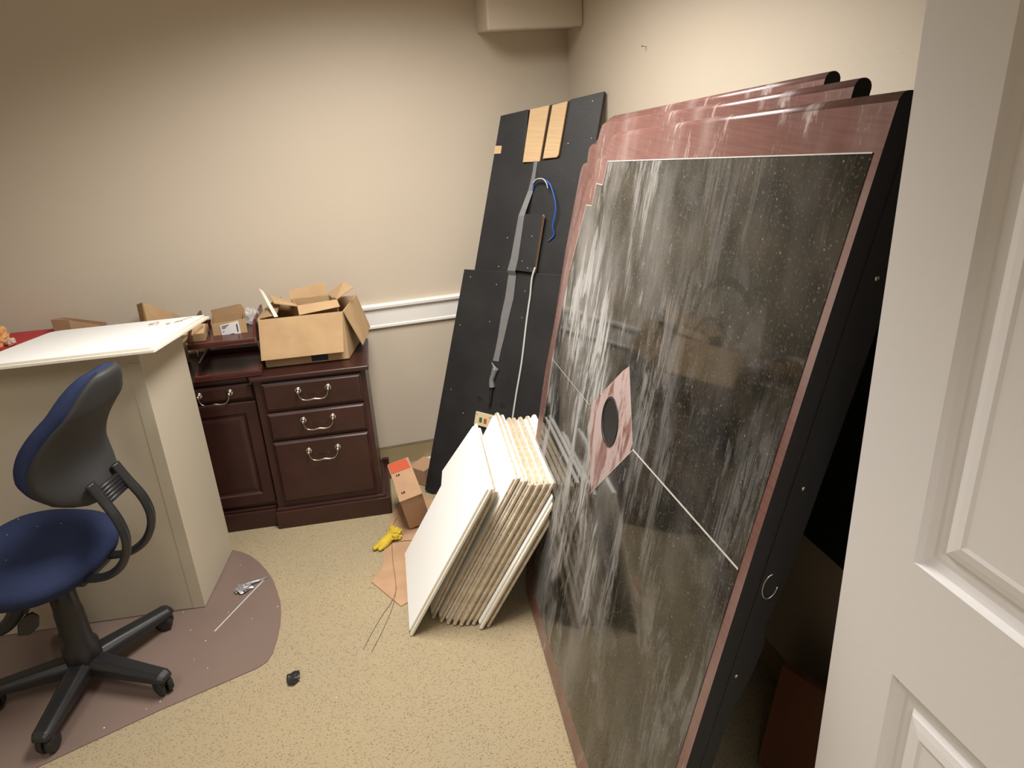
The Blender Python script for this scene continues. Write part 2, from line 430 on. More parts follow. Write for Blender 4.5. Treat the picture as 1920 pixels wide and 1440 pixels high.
LAMPS = [(.28, 2.14, .55, 1.15, 51, 'fluorescent ceiling light above the leaning tiles', 146),
         (-1.25, .75, .55, 1.15, 17, 'added fill ceiling light, unseen, above the left half of the room', 148)]  # unseen lamp added to brighten the door and left side
for a in LAMPS: troffer(*a)
troffer(-.1, -1.0, .5, .5, 20, 'added square fill light, unseen, in the hallway outside the doorway', 160)  # unseen weak fill lamp added behind the camera

# ------------------------------------------------------------------ conference table tops leaning on the right wall
u = Vector((.106110783, .994354314, 0)); v = Vector((.18120668, -.01933715, .98325491)); nn = Vector((-.97770376, .10433395, .18223553))
A0 = Vector((.5759837, 2.2245865, 0))
OUT = [(-1.238, .014), (-1.261, .609), (-1.280, 1.162), (-1.309, 1.869), (-.70, 1.799), (-.091, 1.724), (-.050, 1.714), (-.034, 1.690), (-.020, 1.652), (.046, 1.640), (.066, 1.628), (.070, 1.607), (.064, 1.579),
       (.104, 1.571), (.122, 1.556), (.134, 1.53), (.235, 1.242), (.285, .843), (.270, .5), (.215, .20), (.20, .175), (.155, .168), (.150, .11), (.13, .095), (.085, .090), (.075, .035), (.05, .016), (0, .014)]
IN_TOP = [(-1.288, 1.785), (-.073, 1.64), (-.063, 1.571), (.001, 1.566), (.013, 1.497), (.074, 1.490), (.148, 1.26), (.195, .925)]
IN_BOT = [(.195, .925), (.185, .60), (.135, .28), (.07, .265), (.065, .20), (-.01, .19), (-.02, .10), (-.249, .094), (-.643, .102), (-.837, .115), (-1.165, .128), (-1.228, .572), (-1.251, 1.07)]
HA, HB, HC, HD = (-.549, 1.189), (-.685, 1.014), (-.442, .746), (-.303, .964)
T = .030
def slab(outline, t, free_edges=()):
    """slab whose edges are rounded over (half-round), front face at z=0; outline in (x,y)"""
    n = len(outline); P = [Vector((p[0], p[1])) for p in outline]
    area = sum(P[i].x*P[(i+1) % n].y-P[(i+1) % n].x*P[i].y for i in range(n))
    sgn = 1 if area > 0 else -1; nor = []
    for i in range(n):
        e = P[(i+1) % n]-P[i]; m = Vector((e.y, -e.x)).normalized()*sgn
        nor.append(Vector((0, 0)) if i in free_edges else m)
    def off(i, d):
        a, b = nor[i-1], nor[i]
        if a.length == 0 and b.length == 0: return P[i]
        if a.length == 0 or b.length == 0:
            q = b if a.length == 0 else a
            # slide along the flat edge
            fe = (P[(i)]-P[i-1]).normalized() if a.length == 0 else (P[(i+1) % n]-P[i]).normalized()
            c = fe.dot(q)
            return P[i]-fe*(d/c) if abs(c) > .2 else P[i]-q*d
        m = (a+b); L = m.length
        if L < .2: return P[i]-a*d
        m /= L; return P[i]-m*(d/max(.5, m.dot(a)))
    m = MB(); rings = []; K = 8
    for k in range(K+1):
        ph = -math.pi/2+math.pi*k/K
        z = -t/2+t/2*math.sin(ph); ins = t/2*(1-math.cos(ph))
        rings.append([(off(i, ins).x, off(i, ins).y, z) for i in range(n)])
    vs = [q for r in rings for q in r]; m.add(vs, [])
    for k in range(K):
        for j in range(n):
            j2 = (j+1) % n
            m.f.append([k*n+j, k*n+j2, (k+1)*n+j2, (k+1)*n+j]); m.mi.append(1 if j in free_edges else 0); m.sm.append(j not in free_edges)
    m.f.append(list(range(n))[::-1]); m.mi.append(1); m.sm.append(False)
    m.f.append([K*n+j for j in range(n)]); m.mi.append(0); m.sm.append(False)
    return m
flip = lambda pts: [(-p[0], p[1]) for p in pts]

def table(shift_u, back, lift, label, front, far=0):
    OUTL = [(p[0]+(far if p[0] > -.2 else 0), p[1]-(lift if p[1] < .05 else 0)) for p in OUT]
    if not front: OUTL = [(min(p[0], .17+far) if p[1] < 1.3 else p[0], p[1]) for p in OUTL]
    t = empty('conference_table_top', (0, 0, 0), label, 'table top', 'mahogany table tops leaning on the right wall',
              frame(A0+u*shift_u-nn*back+v*lift, -u, v, nn))
    slab(flip(OUTL), T, (0, 1, 2)).build('tabletop', [M['mahog_table'], M['black_paint']], t)
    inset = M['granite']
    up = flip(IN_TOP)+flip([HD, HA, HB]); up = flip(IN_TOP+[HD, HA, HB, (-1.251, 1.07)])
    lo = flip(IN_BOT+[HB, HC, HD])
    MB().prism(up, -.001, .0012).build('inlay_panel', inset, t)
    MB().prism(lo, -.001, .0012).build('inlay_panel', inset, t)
    # centre block with the cable hole
    hx, hy, hr = .492, 1.000, .066
    quad = flip([HA, HB, HC, HD]); m = MB(); N = 40; outer = []
    for i in range(N):
        th = 2*math.pi*i/N; d = Vector((math.cos(th), math.sin(th))); best = 9
        for a, b in zip(quad, quad[1:]+quad[:1]):
            a = Vector(a)-Vector((hx, hy)); b = Vector(b)-Vector((hx, hy)); e = b-a
            den = d.x*e.y-d.y*e.x
            if abs(den) < 1e-9: continue
            s_ = (a.x*e.y-a.y*e.x)/den; w = (a.x*d.y-a.y*d.x)/den
            if s_ > 0 and -1e-6 <= w <= 1+1e-6: best = min(best, s_)
        outer.append((hx+d.x*best, hy+d.y*best))
    vs = [(p[0], p[1], .0016) for p in outer]+[(hx+hr*math.cos(2*math.pi*i/N), hy+hr*math.sin(2*math.pi*i/N), .0016) for i in range(N)]
    m.add(vs, [(i, (i+1) % N, N+(i+1) % N, N+i) for i in range(N)])
    hb = m.build('centre_block', M['mahog_scuffed'], t); hb['label'] = 'red-brown diamond shaped centre block'
    if front:
        g = MB()
        prof = [(.066, .0017), (.069, .003), (.0665, .0045), (.062, .0035), (.0605, -.004), (.0605, -.0285), (.0, -.0285)]
        g.lathe(prof[:-1]+[(.002, -.0285)], (hx, hy, 0), (0, 0, 1), 36)
        rg = g.build('grommet', M['black_plastic'], t); rg['label'] = 'round black cable hole'
    else:
        MB().lathe([(.066, .0017), (.067, .003), (.001, .003)], (hx, hy, 0), (0, 0, 1), 30).build('grommet', M['black_plastic'], t)
    sm = MB()
    def seam(a, b, w):
        a, b = Vector((-a[0], a[1], 0)), Vector((-b[0], b[1], 0)); d = (b-a).normalized(); q = Vector((-d.y, d.x, 0))*w/2
        sm.add([a-q+Vector((0, 0, .0021)), b-q+Vector((0, 0, .0021)), b+q+Vector((0, 0, .0021)), a+q+Vector((0, 0, .0021))], [(0, 1, 2, 3)])
    seam(HB, (-1.251, 1.07), .0048); seam(HD, (.195, .925), .0022); seam(HB, HC, .0016); seam(HA, HB, .0014)
    for i in range(len(IN_TOP)-2): seam(IN_TOP[i], IN_TOP[i+1], .0022 if i != 1 and i != 3 else .0012)
    sm.build('seam', M['seam'], t)
    if front:
        # thick black cleat screwed under the near edge
        cl = MB(); pts = [(-1.262, .60), (-1.281, 1.17), (-1.303, 1.80), (-1.24, 1.79), (-1.22, .60)]
        def dep(vv): return .04 if vv < .80 else (.04+(vv-.8)/.12*.036 if vv < .92 else .078)
        ys = [.05, .3, .6, .70, .76, .80, .84, .88, .92, .97, 1.03, 1.1, 1.3, 1.5, 1.75, 1.845]
        sec = [(0, 0)]
        vs = []; fs = []
        for yy in ys:
            xe = 1.238+(yy-.014)*.0385+.0005
            d = T+.0005
            d2 = d+.026+.022*math.sin(min(1, max(0, (yy-.74)/.2))*math.pi/2)-.012*math.sin(min(1, max(0, (yy-.92)/.12))*math.pi)+(.012*(yy-1.1) if yy > 1.1 else 0)
            vs += [(xe-.05, yy, -d), (xe, yy, -d), (xe, yy, -d2), (xe-.05, yy, -d2)]
        for i in range(len(ys)-1):
            for j in range(4): fs.append((i*4+j, i*4+(j+1) % 4, (i+1)*4+(j+1) % 4, (i+1)*4+j))
        fs += [(0, 1, 2, 3), tuple((len(ys)-1)*4+j for j in range(4))]
        cl.add(vs, fs); c_ = cl.build('edge_cleat', M['black_paint'], t)
        for yy, z in ((.845, -.044), (1.255, -.052), (1.615, -.056), (1.80, -.050)):
            xe = 1.238+(yy-.014)*.0385
            MB().lathe([(.0042, 0), (.004, .0012), (.001, .0018)], (xe, yy, z), (1, 0, 0), 12).build('screw', M['steel'], t)
        xe = 1.238+(1.055-.014)*.0385
        ring = [(xe+.0015, 1.055+.026*math.cos(a), -.050+.014*math.sin(a)) for a in [2*math.pi*i/24 for i in range(19)]]
        rr = MB().tube(ring, .0016, 6, smooth_path=1).build('cable_hook', M['steel'], t)
    return t
table(0, 0, 0, 'front red-brown table top with smeared dark inlay, nearest of the three leaning', True)
table(.196, .055, .020, 'red-brown table top leaning between the front one and the rearmost one', False, .10)
table(.379, .110, .036, 'rearmost red-brown leaning table top, highest and closest to the right wall', False, .04)

# black base the tops lean against
tb = empty('table_base', (1.18, 2.0, 0), 'black painted table base standing in the gap between leaning tops and right wall', 'table base')
MB().box((-.045, -.78, .70), (.045, .55, 1.62)).build('upper_panel', M['black_paint'], tb, bevel=.003)
MB().box((-.045, .0, .0), (.045, .5, .698)).build('leg_panel', M['black_paint'], tb, bevel=.003)

# short mahogany board on the floor behind the door
mbz = Vector((1.00, 1.345, 0)); ax = Vector((.36, -.93, 0)).normalized(); up = Vector((.16, .03, .98)).normalized(); th = ax.cross(up).normalized()
if th.x > 0: th = -th
m = MB().box((0, 0, 0), (.36, -.028, .345), 0, (ax, th, up), (0, 0, 0))
o = m.build('mahogany_board', [simple('brown_board', (.24, .10, .055), .5)]); o.location = mbz+Vector((0, 0, .005))
tag(o, 'short reddish brown board standing on the floor in the dark gap beside the open door', 'board')
o.modifiers.new('bevel', 'BEVEL').width = .002

# ------------------------------------------------------------------ black panel leaning in the back corner
pu = Vector((.70710678, -.70710678, 0)); pv = Vector((.19490504, .19490504, .9612617)); pn = Vector((-.67971466, -.67971466, .27563736))
P0 = Vector((.37148528, 3.14193975, 0))
bp = empty('black_table_underside', (0, 0, 0), 'tall black painted wooden panel leaning in the back corner with tape and cables on it', 'panel', None,
           frame(P0, pu, pv, pn))
MB().prism([(.10, .90), (.134, 1.085), (.208, 1.75), (.341, 1.774), (.341, 1.55), (.512, 1.575), (.536, 1.81), (.682, 1.837), (.64, 1.30), (.60, .90)], -.034, -.012).build('upper_panel', M['black_board'], bp, bevel=.0015)
MB().prism([(.336, 1.54), (.352, 1.776), (.53, 1.808), (.515, 1.56)], -.034, -.022).build('recess_back', M['mahog_dark'], bp)
lowb = MB().prism([(.0, .006), (.032, .026), (.44, .10), (.56, .60), (.585, .90), (.59, 1.098), (.089, 1.082), (-.045, .014)], -.0115, .004)
lowb.build('lower_panel', M['black_board'], bp, bevel=.0015)
MB().prism([(.337, 1.556), (.352, 1.773), (.441, 1.789), (.418, 1.560)], -.0215, -.0085).build('wood_block', M['wood_light'], bp, bevel=.002)
MB().prism([(.432, 1.572), (.455, 1.789), (.524, 1.803), (.504, 1.588), (.496, 1.578)], -.0215, -.0085).build('wood_block', M['wood_light'], bp, bevel=.002)
MB().prism([(.190, 1.59), (.2245, 1.592), (.2265, 1.624), (.1935, 1.624)], -.0115, -.0095).build('bare_wood_patch', M['wood_light'], bp)
MB().prism([(.352, 1.10), (.358, 1.338), (.470, 1.340), (.474, 1.332), (.455, 1.096)], .0045, .024, 0, 1).build('cleat', [M['black_board'], M['wood_light']], bp)
def strip(pts, z, name, mat, par, wob=0):
    """ribbon through (cx, cy, halfwidth)"""
    m = MB(); L = []; Rr = []
    for i, (x, y, w, zz) in enumerate(pts):
        L.append((x-w, y, zz+z)); Rr.append((x+w, y, zz+z))
    n = len(pts); vs = L+Rr+[(a, b, c-.0012) for a, b, c in L+Rr]
    fs = [(i, i+1, n+i+1, n+i) for i in range(n-1)]+[(2*n+i, 3*n+i, 3*n+i+1, 2*n+i+1) for i in range(n-1)]
    fs += [(i, 2*n+i, 2*n+i+1, i+1) for i in range(n-1)]+[(n+i, n+i+1, 3*n+i+1, 3*n+i) for i in range(n-1)]+[(0, n, 3*n, 2*n), (n-1, 3*n-1, 4*n-1, 2*n-1)]
    m.add(vs, fs); return m.build(name, mat, par)
strip([(.401, 1.562, .009, -.008), (.398, 1.52, .008, -.008), (.394, 1.48, .010, -.008), (.389, 1.44, .012, -.007), (.378, 1.36, .013, .020), (.372, 1.33, .014, .026), (.356, 1.15, .018, .026), (.345, 1.095, .0195, .0262), (.343, 1.075, .0195, .010), (.335, .975, .021, .006),
       (.322, .90, .020, .006), (.310, .80, .016, .006), (.301, .74, .014, .007), (.293, .69, .015, .007)], .0, 'duct_tape', M['tape'], bp)
k = MB()
for i in range(6):
    y = .668-.004*i; k.tube([(.276+.002*i, y+.012, .010), (.294, y-.002, .016), (.312-.002*i, y-.014, .010)], .0035, 6, flat=((0, 0, 1), 1.0))
k.tube([(.296, .655, .009), (.290, .63, .011), (.283, .60, .011), (.287, .570, .009)], [.016, .013, .012, .015], 8, flat=((0, 0, 1), 1.0))
k2 = k.build('tape_knot', M['tape'], bp)
MB().tube([(.287, .575, .012), (.286, .53, .012), (.283, .485, .012)], .006, 8).build('black_cable', M['black_plastic'], bp)
MB().tube([(.400, 1.440, -.006), (.409, 1.470, .004), (.430, 1.486, .012), (.462, 1.483, .016), (.490, 1.466, .02), (.513, 1.424, .02), (.526, 1.382, .018), (.525, 1.34, .014), (.515, 1.296, .006), (.520, 1.26, -.004), (.494, 1.233, -.008)], .0031, 8).build('blue_cable', M['cable_blue'], bp)
MB().tube([(.405, 1.467, .010), (.426, 1.484, .018), (.458, 1.485, .023), (.477, 1.468, .024), (.483, 1.448, .020)], .0024, 8).build('grey_cable', M['cable_grey'], bp)
MB().tube([(.458, 1.118, .022), (.446, 1.07, .020), (.440, 1.0, .010), (.436, .95, .009), (.431, .864, .008), (.425, .70, .008), (.411, .545, .008), (.402, .40, .008), (.40, .25, .008)], .0044, 8).build('white_cable', M['cable_grey'], bp)
pl = MB().prism([(.208, .385), (.304, .381), (.308, .444), (.214, .448)], .0045, .013).build('wall_plate', M['ivory'], bp, bevel=.002); pl['label'] = 'ivory data socket plate'
MB().box((.236, .402, .0132), (.250, .424, .0145)).build('jack', M['green'], pl)
MB().box((.260, .400, .0132), (.275, .422, .0145)).build('jack', M['orange'], pl)
for x, y in ((.222, .437), (.290, .431), (.216, .393)): MB().lathe([(.003, 0), (.003, .001)], (x, y, .013), (0, 0, 1), 8).build('screw', M['steel'], pl)
for x, y in ((.221, .507), (.345, .497)): MB().lathe([(.013, 0), (.0115, .001), (.0105, .0006), (.0095, .0004)], (x, y, .004), (0, 0, 1), 16).build('bolt_hole', M['rubber'], bp)
for x, y in ((.126, 1.05), (.259, 1.107), (.264, 1.028), (.291, 1.234), (.430, 1.247), (.423, 1.112), (.409, 1.013), (.394, 1.139), (.542, 1.634), (.645, 1.655), (.635, 1.80), (.244, .861), (.404, .896), (.088, .828), (.140, .424), (.065, .524)):
    zz = .0045 if y < 1.09 else -.0115
    if .35 < x < .46 and 1.09 < y < 1.34: zz = .0245
    MB().lathe([(.0034, 0), (.0034, .001), (.001, .0016)], (x, y, zz), (0, 0, 1), 8).build('screw', M['steel'], bp)

# ------------------------------------------------------------------ ceiling tiles
th30 = R(30); tv = Vector((math.sin(th30)*u.y, -math.sin(th30)*u.x, math.cos(th30)))
def tile_mesh(outline, t=.017, inset=.010):
    """tegular tile: back board with a smaller raised white face; local z = face normal"""
    m = MB(); P = [Vector(p) for p in outline]; n = len(P)
    cx = sum(p.x for p in P)/n; cy = sum(p.y for p in P)/n
    m.prism(outline, -t, -t*.45, 1, 1)
    for q in range(2, 2+n):      # edge faces that point up the slope
        a, b = P[q-2], P[(q-1) % n]
        if (a.y+b.y)/2 > .9*max(p.y for p in P): m.mi[q] = 2
    ins = []
    for p in P:
        d = Vector((cx-p.x, cy-p.y)); ins.append((p.x+math.copysign(min(inset, abs(d.x)), d.x), p.y+math.copysign(min(inset, abs(d.y)), d.y)))
    k0 = len(m.f); m.prism(ins, -t*.45, 0, 0, 1)
    for q in range(2, 2+n):
        if (P[q-2].y+P[(q-1) % n].y)/2 > .9*max(p.y for p in P): m.mi[k0+q] = 2
    return m
def tile_frame(px, py, th, yaw=0):
    uu = Vector((u.x*math.cos(yaw)-u.y*math.sin(yaw), u.x*math.sin(yaw)+u.y*math.cos(yaw), 0))
    side = uu.cross(Vector((0, 0, 1))); vv = side*math.sin(th)+Vector((0, 0, 1))*math.cos(th)
    nz = (-uu).cross(vv)
    return frame(Vector((px, py, 0)), -uu, vv, nz), uu, vv, nz
# front tile: 0..0.5 along, with a broken upper far corner
front_out = flip([(0, .0), (.50, 0), (.485, .385), (.565, .41), (.475, .678), (-.015, .665)])
mt, *_ = tile_frame(.1157, 2.198, th30)
o = tile_mesh(front_out, .018, .012).build('ceiling_tile', [M['white_tile'], M['tile_edge_white'], M['white_tile']], bevel=.002); o.matrix_world = Matrix.Translation((0, 0, .009))@mt
tag(o, 'large white ceiling tile leaning on the floor, leftmost and loosest of the tile stack', 'ceiling tile', 'ceiling tiles leaning against the table top')
stack = [ # base x, base y, tilt, length, height, edge
 (.207, 2.262, 28.0, .52, .585, 'w', 'second ceiling tile of the leaning stack, right behind the loose white front tile'),
 (.232, 2.232, 29.4, .55, .660, 'w', 'third tile of the leaning stack, with a wide band of its white face showing'),
 (.254, 2.212, 29.6, .55, .655, 'w', 'fourth tile from the left in the leaning stack, white top edge'),
 (.276, 2.200, 29.8, .55, .645, 'f', 'fifth tile from the left in the leaning stack, raw tan edge'),
 (.298, 2.188, 29.9, .55, .645, 'f', 'sixth tile from the left in the leaning stack, raw tan edge'),
 (.320, 2.184, 30.0, .55, .648, 'f', 'seventh tile from the left in the leaning stack, raw tan edge'),
 (.342, 2.178, 30.1, .55, .652, 'w', 'eighth tile from the left in the leaning stack, bright white top edge'),
 (.364, 2.146, 30.3, .57, .660, 'w', 'ninth tile from the left, its pale face edge showing down the side of the stack'),
 (.390, 2.150, 30.5, .55, .665, 'f', 'rightmost tan-edged tile of the stack, touching the dark table top')]
for i, (x, y, t, L, H, e, lab) in enumerate(stack):
    mt, *_ = tile_frame(x, y, R(t), R(random.uniform(-.6, .6)))
    outl = flip([(0, 0), (L, 0), (L, H), (0, H)])
    # small nibbled corners
    outl = flip([(0.004, 0), (L-.006, 0), (L, .01), (L-.004, H-.012), (L-.02, H), (.012, H), (0, H-.008), (0, .006)])
    o = tile_mesh(outl, .0165, .012).build('ceiling_tile', [M['white_tile'], M['tile_edge_white'] if i == 7 else M['fibre'], M['fibre'] if e == 'f' else M['white_tile']], bevel=.0015)
    o.matrix_world = Matrix.Translation((0, 0, .009))@mt
    tag(o, lab, 'ceiling tile', 'ceiling tiles leaning against the table top')

# ------------------------------------------------------------------ beige pedestal cabinet with a tile on top
q0 = Vector((-.617, 2.625)); q1 = Vector((-.537, 2.985)); q2 = Vector((-1.62, 2.735)); q3 = Vector((-1.54, 3.03))
pc = empty('beige_cabinet', (-1.0, 2.8, 0), 'tall beige laminate pedestal cabinet behind the blue office chair', 'cabinet')
b_ = Vector((-1.0, 2.8, 0))
def quadprism(pts, z0f, z1f):
    m = MB(); n = len(pts)
    vs = [(p.x, p.y, z0f) for p in pts]+[(p.x, p.y, z1f[i]) for i, p in enumerate(pts)]
    m.add(vs, [tuple(range(n))[::-1], tuple(range(n, 2*n))]+[(i, (i+1) % n, n+(i+1) % n, n+i) for i in range(n)]); return m
tz = lambda y: 1.118-.0205-.011-(y-2.49)*.143      # underside of the tile lying on it
quadprism([q2, q0, q1, q3], .004, [tz(p.y) for p in (q2, q0, q1, q3)]).build('body', M['beige_lam'], pc, base=b_, bevel=.004)
fe = (q0-q2).normalized(); fn = Vector((fe.y, -fe.x))
sp = MB(); a = q0-fe*.045; c = q0-fe*.002
sp.add([(*(a+fn*.0015), .006), (*(c+fn*.0015), .006), (*(c+fn*.0015), 1.03), (*(a+fn*.0015), 1.03), (*a, .006), (*c, .006), (*c, 1.03), (*a, 1.03)], [(0, 1, 2, 3), (7, 6, 5, 4), (0, 4, 5, 1), (1, 5, 6, 2), (2, 6, 7, 3), (3, 7, 4, 0)])
sp.build('corner_strip', M['beige_lam'], pc, base=b_)

# tile corners, world: near right, far right, far left, near left
ta = Vector((-.537, 2.490, 1.120)); tb_ = Vector((-.430, 3.119, 1.030)); tc_ = Vector((-1.040, 3.300, .998))
tl = Vector((-1.18, 2.72, 1.070))
ex = (ta-tl).normalized(); ex = Vector((.989, -.145, .022)).normalized(); ey = (tb_-ta).normalized(); ez = ex.cross(ey).normalized(); ey = ez.cross(ex)
o = tile_mesh([(0, 0), (-.62, 0), (-.61, .615), (-.598, .632), (-.572, .644), (0, .644)], .018, .014).build('ceiling_tile', [M['white_tile'], M['tile_edge_white'], M['tile_edge_white']], bevel=.0015)
o.matrix_world = frame(ta, ex, ey, ez)
tag(o, 'bright white ceiling tile lying flat on top of the beige cabinet', 'ceiling tile')
def on_tile(x, y, h=.002): return ta+ex*x+ey*y+ez*h
w = MB().tube([on_tile(-.180, .53), on_tile(-.175, .48, .006), on_tile(-.150, .48, .004), on_tile(-.150, .51, .008), on_tile(-.177, .505, .003)], .0011, 6)
tag(w.build('wire_loop', M['steel']), 'tiny twisted wire on the flat white tile, left of the looped one', 'wire')
w = MB().tube([on_tile(-.045, .58), on_tile(-.05, .55, .006), on_tile(-.065, .52, .004), on_tile(-.08, .485, .003), on_tile(-.105, .47, .002), on_tile(-.112, .49, .002), on_tile(-.085, .51, .003), on_tile(-.06, .51, .003)], .0011, 6)
tag(w.build('wire_loop', M['steel']), 'thin looped wire near the far right corner of the flat white tile', 'wire')

# ------------------------------------------------------------------ credenza
ce = Vector((-.9957, .0924, 0)); cd = Vector((.0924, .9957, 0)); cz = Vector((0, 0, 1)); CO = Vector((.166, 3.043, 0))
def cl(s, d, z): return CO+ce*s+cd*d+cz*z
CM = frame(CO, -ce, cd, cz)      # local x = -s
cr = empty('credenza', (0, 0, 0), 'dark mahogany credenza with brass-grey bail handles against the back wall', 'cabinet', None, CM)
def X(s): return -s
DP = .355
def cbox(m, s0, s1, d0, d1, z0, z1, mi=0): return m.box((-s1, d0, z0), (-s0, d1, z1), mi)
body = MB()
cbox(body, .034, .50, .022, DP, .10, .722); cbox(body, .50, 1.015, .055, DP, .10, .722)
body.build('body', M['mahog'], cr, bevel=.002)
pl_ = MB(); cbox(pl_, 0, .512, .0, DP, 0, .088); cbox(pl_, .512, 1.015, .032, DP, 0, .088)
cbox(pl_, .020, .506, .008, DP, .088, .102); cbox(pl_, .506, 1.015, .042, DP, .088, .102)
pl_.build('plinth', M['mahog'], cr, bevel=.004)
tp = MB().prism([(-.017, -.004), (-.017, DP+.005), (-1.02, DP+.005), (-1.02, .030), (-.522, .030), (-.508, -.004)], .722, .742)
tp.build('top', M['mahog'], cr, bevel=.006, seg=3)
cbox(MB(), -.004, .028, DP-.03, DP-.012, .0, .115).build('rear_foot', M['mahog'], cr)
def bail(par, s, z, d, w=.125):
    h = MB(); x0, x1 = -s-w/2, -s+w/2
    for x in (x0, x1):
        h.lathe([(.0155, 0), (.0155, .002), (.012, .004), (.007, .005), (.006, .016), (.0085, .019), (.0085, .024), (.003, .028)], (x, d, z), (0, -1, 0), 18)
    pts = [(x0, d-.021, z), (x0+.004, d-.024, z-.018), (x0+.016, d-.027, z-.033), (x0+.038, d-.028, z-.037), ((x0+x1)/2, d-.028, z-.034), (x1-.038, d-.028, z-.037), (x1-.016, d-.027, z-.033), (x1-.004, d-.024, z-.018), (x1, d-.021, z)]
    h.tube(pts, [.0022, .0024, .0026, .0034, .0048, .0034, .0026, .0024, .0022], 8)
    hh = h.build('handle', M['pewter'], par); return hh
def drawer(s0, s1, z0, z1, d, hz, hs=None, name='drawer'):
    m = MB(); g = .012
    # raised field with a stepped ogee edge
    xs0, xs1 = -s1, -s0
    lv = [(0, d), (0, d-.010), (.006, d-.013), (.010, d-.017), (.013, d-.018)]
    rings = [[(xs0+i, y, z0+i), (xs1-i, y, z0+i), (xs1-i, y, z1-i), (xs0+i, y, z1-i)] for i, y in lv]
    vs = [q for r in rings for q in r]; fs = []
    for kk in range(len(lv)-1):
        for j in range(4): fs.append((kk*4+j, kk*4+(j+1) % 4, (kk+1)*4+(j+1) % 4, (kk+1)*4+j))
    L = (len(lv)-1)*4; fs += [(L, L+1, L+2, L+3), (3, 2, 1, 0)]
    m.add(vs, fs); o = m.build(name, M['mahog'], cr)
    if hz is not None: bail(o, (s0+s1)/2 if hs is None else hs, hz, d-.018)
    return o
for base_s in (0,):
    f = lambda s: s
    for z0, z1, hz in ((.578, .706, .663), (.440, .568, .523), (.130, .430, .374)):
        a, b = sorted((f(.055), f(.468))); drawer(a, b, z0, z1, .022, hz, f(.259))
for s0, s1 in ((.506, .826),):
    drawer(s0, s1, .635, .706, .055, .676, .666)
    # door with a recessed frame
    m = MB(); x0, x1, z0, z1, d = -s1, -s0, .125, .625, .055
    lv = [(0, d), (0, d-.016), (.004, d-.018), (.050, d-.018), (.056, d-.010), (.066, d-.008), (.080, d-.013), (.09, d-.014)]
    rings = [[(x0+i, y, z0+i), (x1-i, y, z0+i), (x1-i, y, z1-i), (x0+i, y, z1-i)] for i, y in lv]
    vs = [q for r in rings for q in r]; fs = []
    for kk in range(len(lv)-1):
        for j in range(4): fs.append((kk*4+j, kk*4+(j+1) % 4, (kk+1)*4+(j+1) % 4, (kk+1)*4+j))
    L = (len(lv)-1)*4; fs += [(L, L+1, L+2, L+3), (3, 2, 1, 0)]
    m.add(vs, fs); m.build('cabinet_door', M['mahog'], cr)

# low cabinet continuing along the wall behind the beige one
lc = empty('low_cabinet', (-1.5, 3.33, 0), 'dark mahogany low cabinet behind the beige cabinet, left of the credenza', 'cabinet')
MB().box((-.60, -.14, .09), (.60, .165, .72)).build('body', M['mahog'], lc, bevel=.002)
MB().box((-.61, -.155, .0), (.61, .165, .09)).build('plinth', M['mahog'], lc, bevel=.003)
MB().box((-.615, -.165, .72), (.615, .165, .742)).build('top', M['mahog'], lc, bevel=.006, seg=3)
for xx in (-.575, -.185, .205):
    d_ = MB().box((xx, -.156, .12), (xx+.37, -.14, .70)).build('cabinet_door', M['mahog'], lc, bevel=.004)
    MB().tube([(xx+.33, -.156, .60), (xx+.33, -.178, .595), (xx+.33, -.178, .535), (xx+.33, -.156, .53)], .004, 8).build('handle', M['pewter'], d_)

# ------------------------------------------------------------------ two-tier letter tray
lt = empty('letter_tray', (0, 0, 0), 'two-tier reddish mahogany letter tray on the credenza, left of the big open box', 'letter tray', None, frame(cl(.59, .02, .743), -ce, cd, cz))
def tray(z, w=.134, d0=.0, d1=.315, name='lower_tray', side=.055):
    m = MB()
    m.box((-w, d0, z), (w, d1, z+.008))
    m.box((-w, d0, z+.008), (w, d0+.012, z+.024))            # low front lip
    for sx in (-w, w-.010):
        k = len(m.v)
        m.add([(sx, d0+.012, z+.008), (sx+.010, d0+.012, z+.008), (sx+.010, d1, z+.008), (sx, d1, z+.008),
               (sx, d0+.012, z+.024), (sx+.010, d0+.012, z+.024), (sx+.010, d0+.10, z+side), (sx, d0+.10, z+side), (sx+.010, d1, z+side), (sx, d1, z+side)],
              [(3, 2, 1, 0), (4, 5, 6, 7), (7, 6, 8, 9), (0, 1, 5, 4), (1, 2, 8, 6, 5), (3, 0, 4, 7, 9), (2, 3, 9, 8)])
    m.box((-w, d1-.010, z+.008), (w, d1, z+.032))
    return m.build(name, M['mahog_tray'], lt, bevel=.0025)
tray(.0, name='lower_tray', side=.05); tray(.142, name='upper_tray', side=.075)
for sx in (-.128, .124):
    for y in (.11, .27): MB().tube([(sx, y, .055), (sx, y, .142)], .003, 8, smooth_path=1).build('support_rod', M['steel'], lt)
    MB().tube([(sx, .11, .118), (sx, .27, .118)], .003, 8, smooth_path=1).build('support_rod', M['steel'], lt)
ZU = .742+.001+.142+.009

# ------------------------------------------------------------------ cardboard boxes (helpers in credenza space)
def W(p): return cl(*p)
def sheetbox(name, FL, FR, BR, BL, z0, z1, mat, root, t=.004):
    """open-topped box body, corners (s,d)"""
    m = MB()
    for a, b in ((FL, FR), (FR, BR), (BR, BL), (BL, FL)):
        m.sheet([W((*a, z0)), W((*b, z0)), W((*b, z1)), W((*a, z1))], t)
    m.sheet([W((*FL, z0)), W((*FR, z0)), W((*BR, z0)), W((*BL, z0))], t)
    return m.build(name, mat, root, base=root.location)
def flap(pts, mat, root, name='flap', t=.0035):
    return MB().sheet([W(p) for p in pts], t).build(name, mat, root, base=root.location)

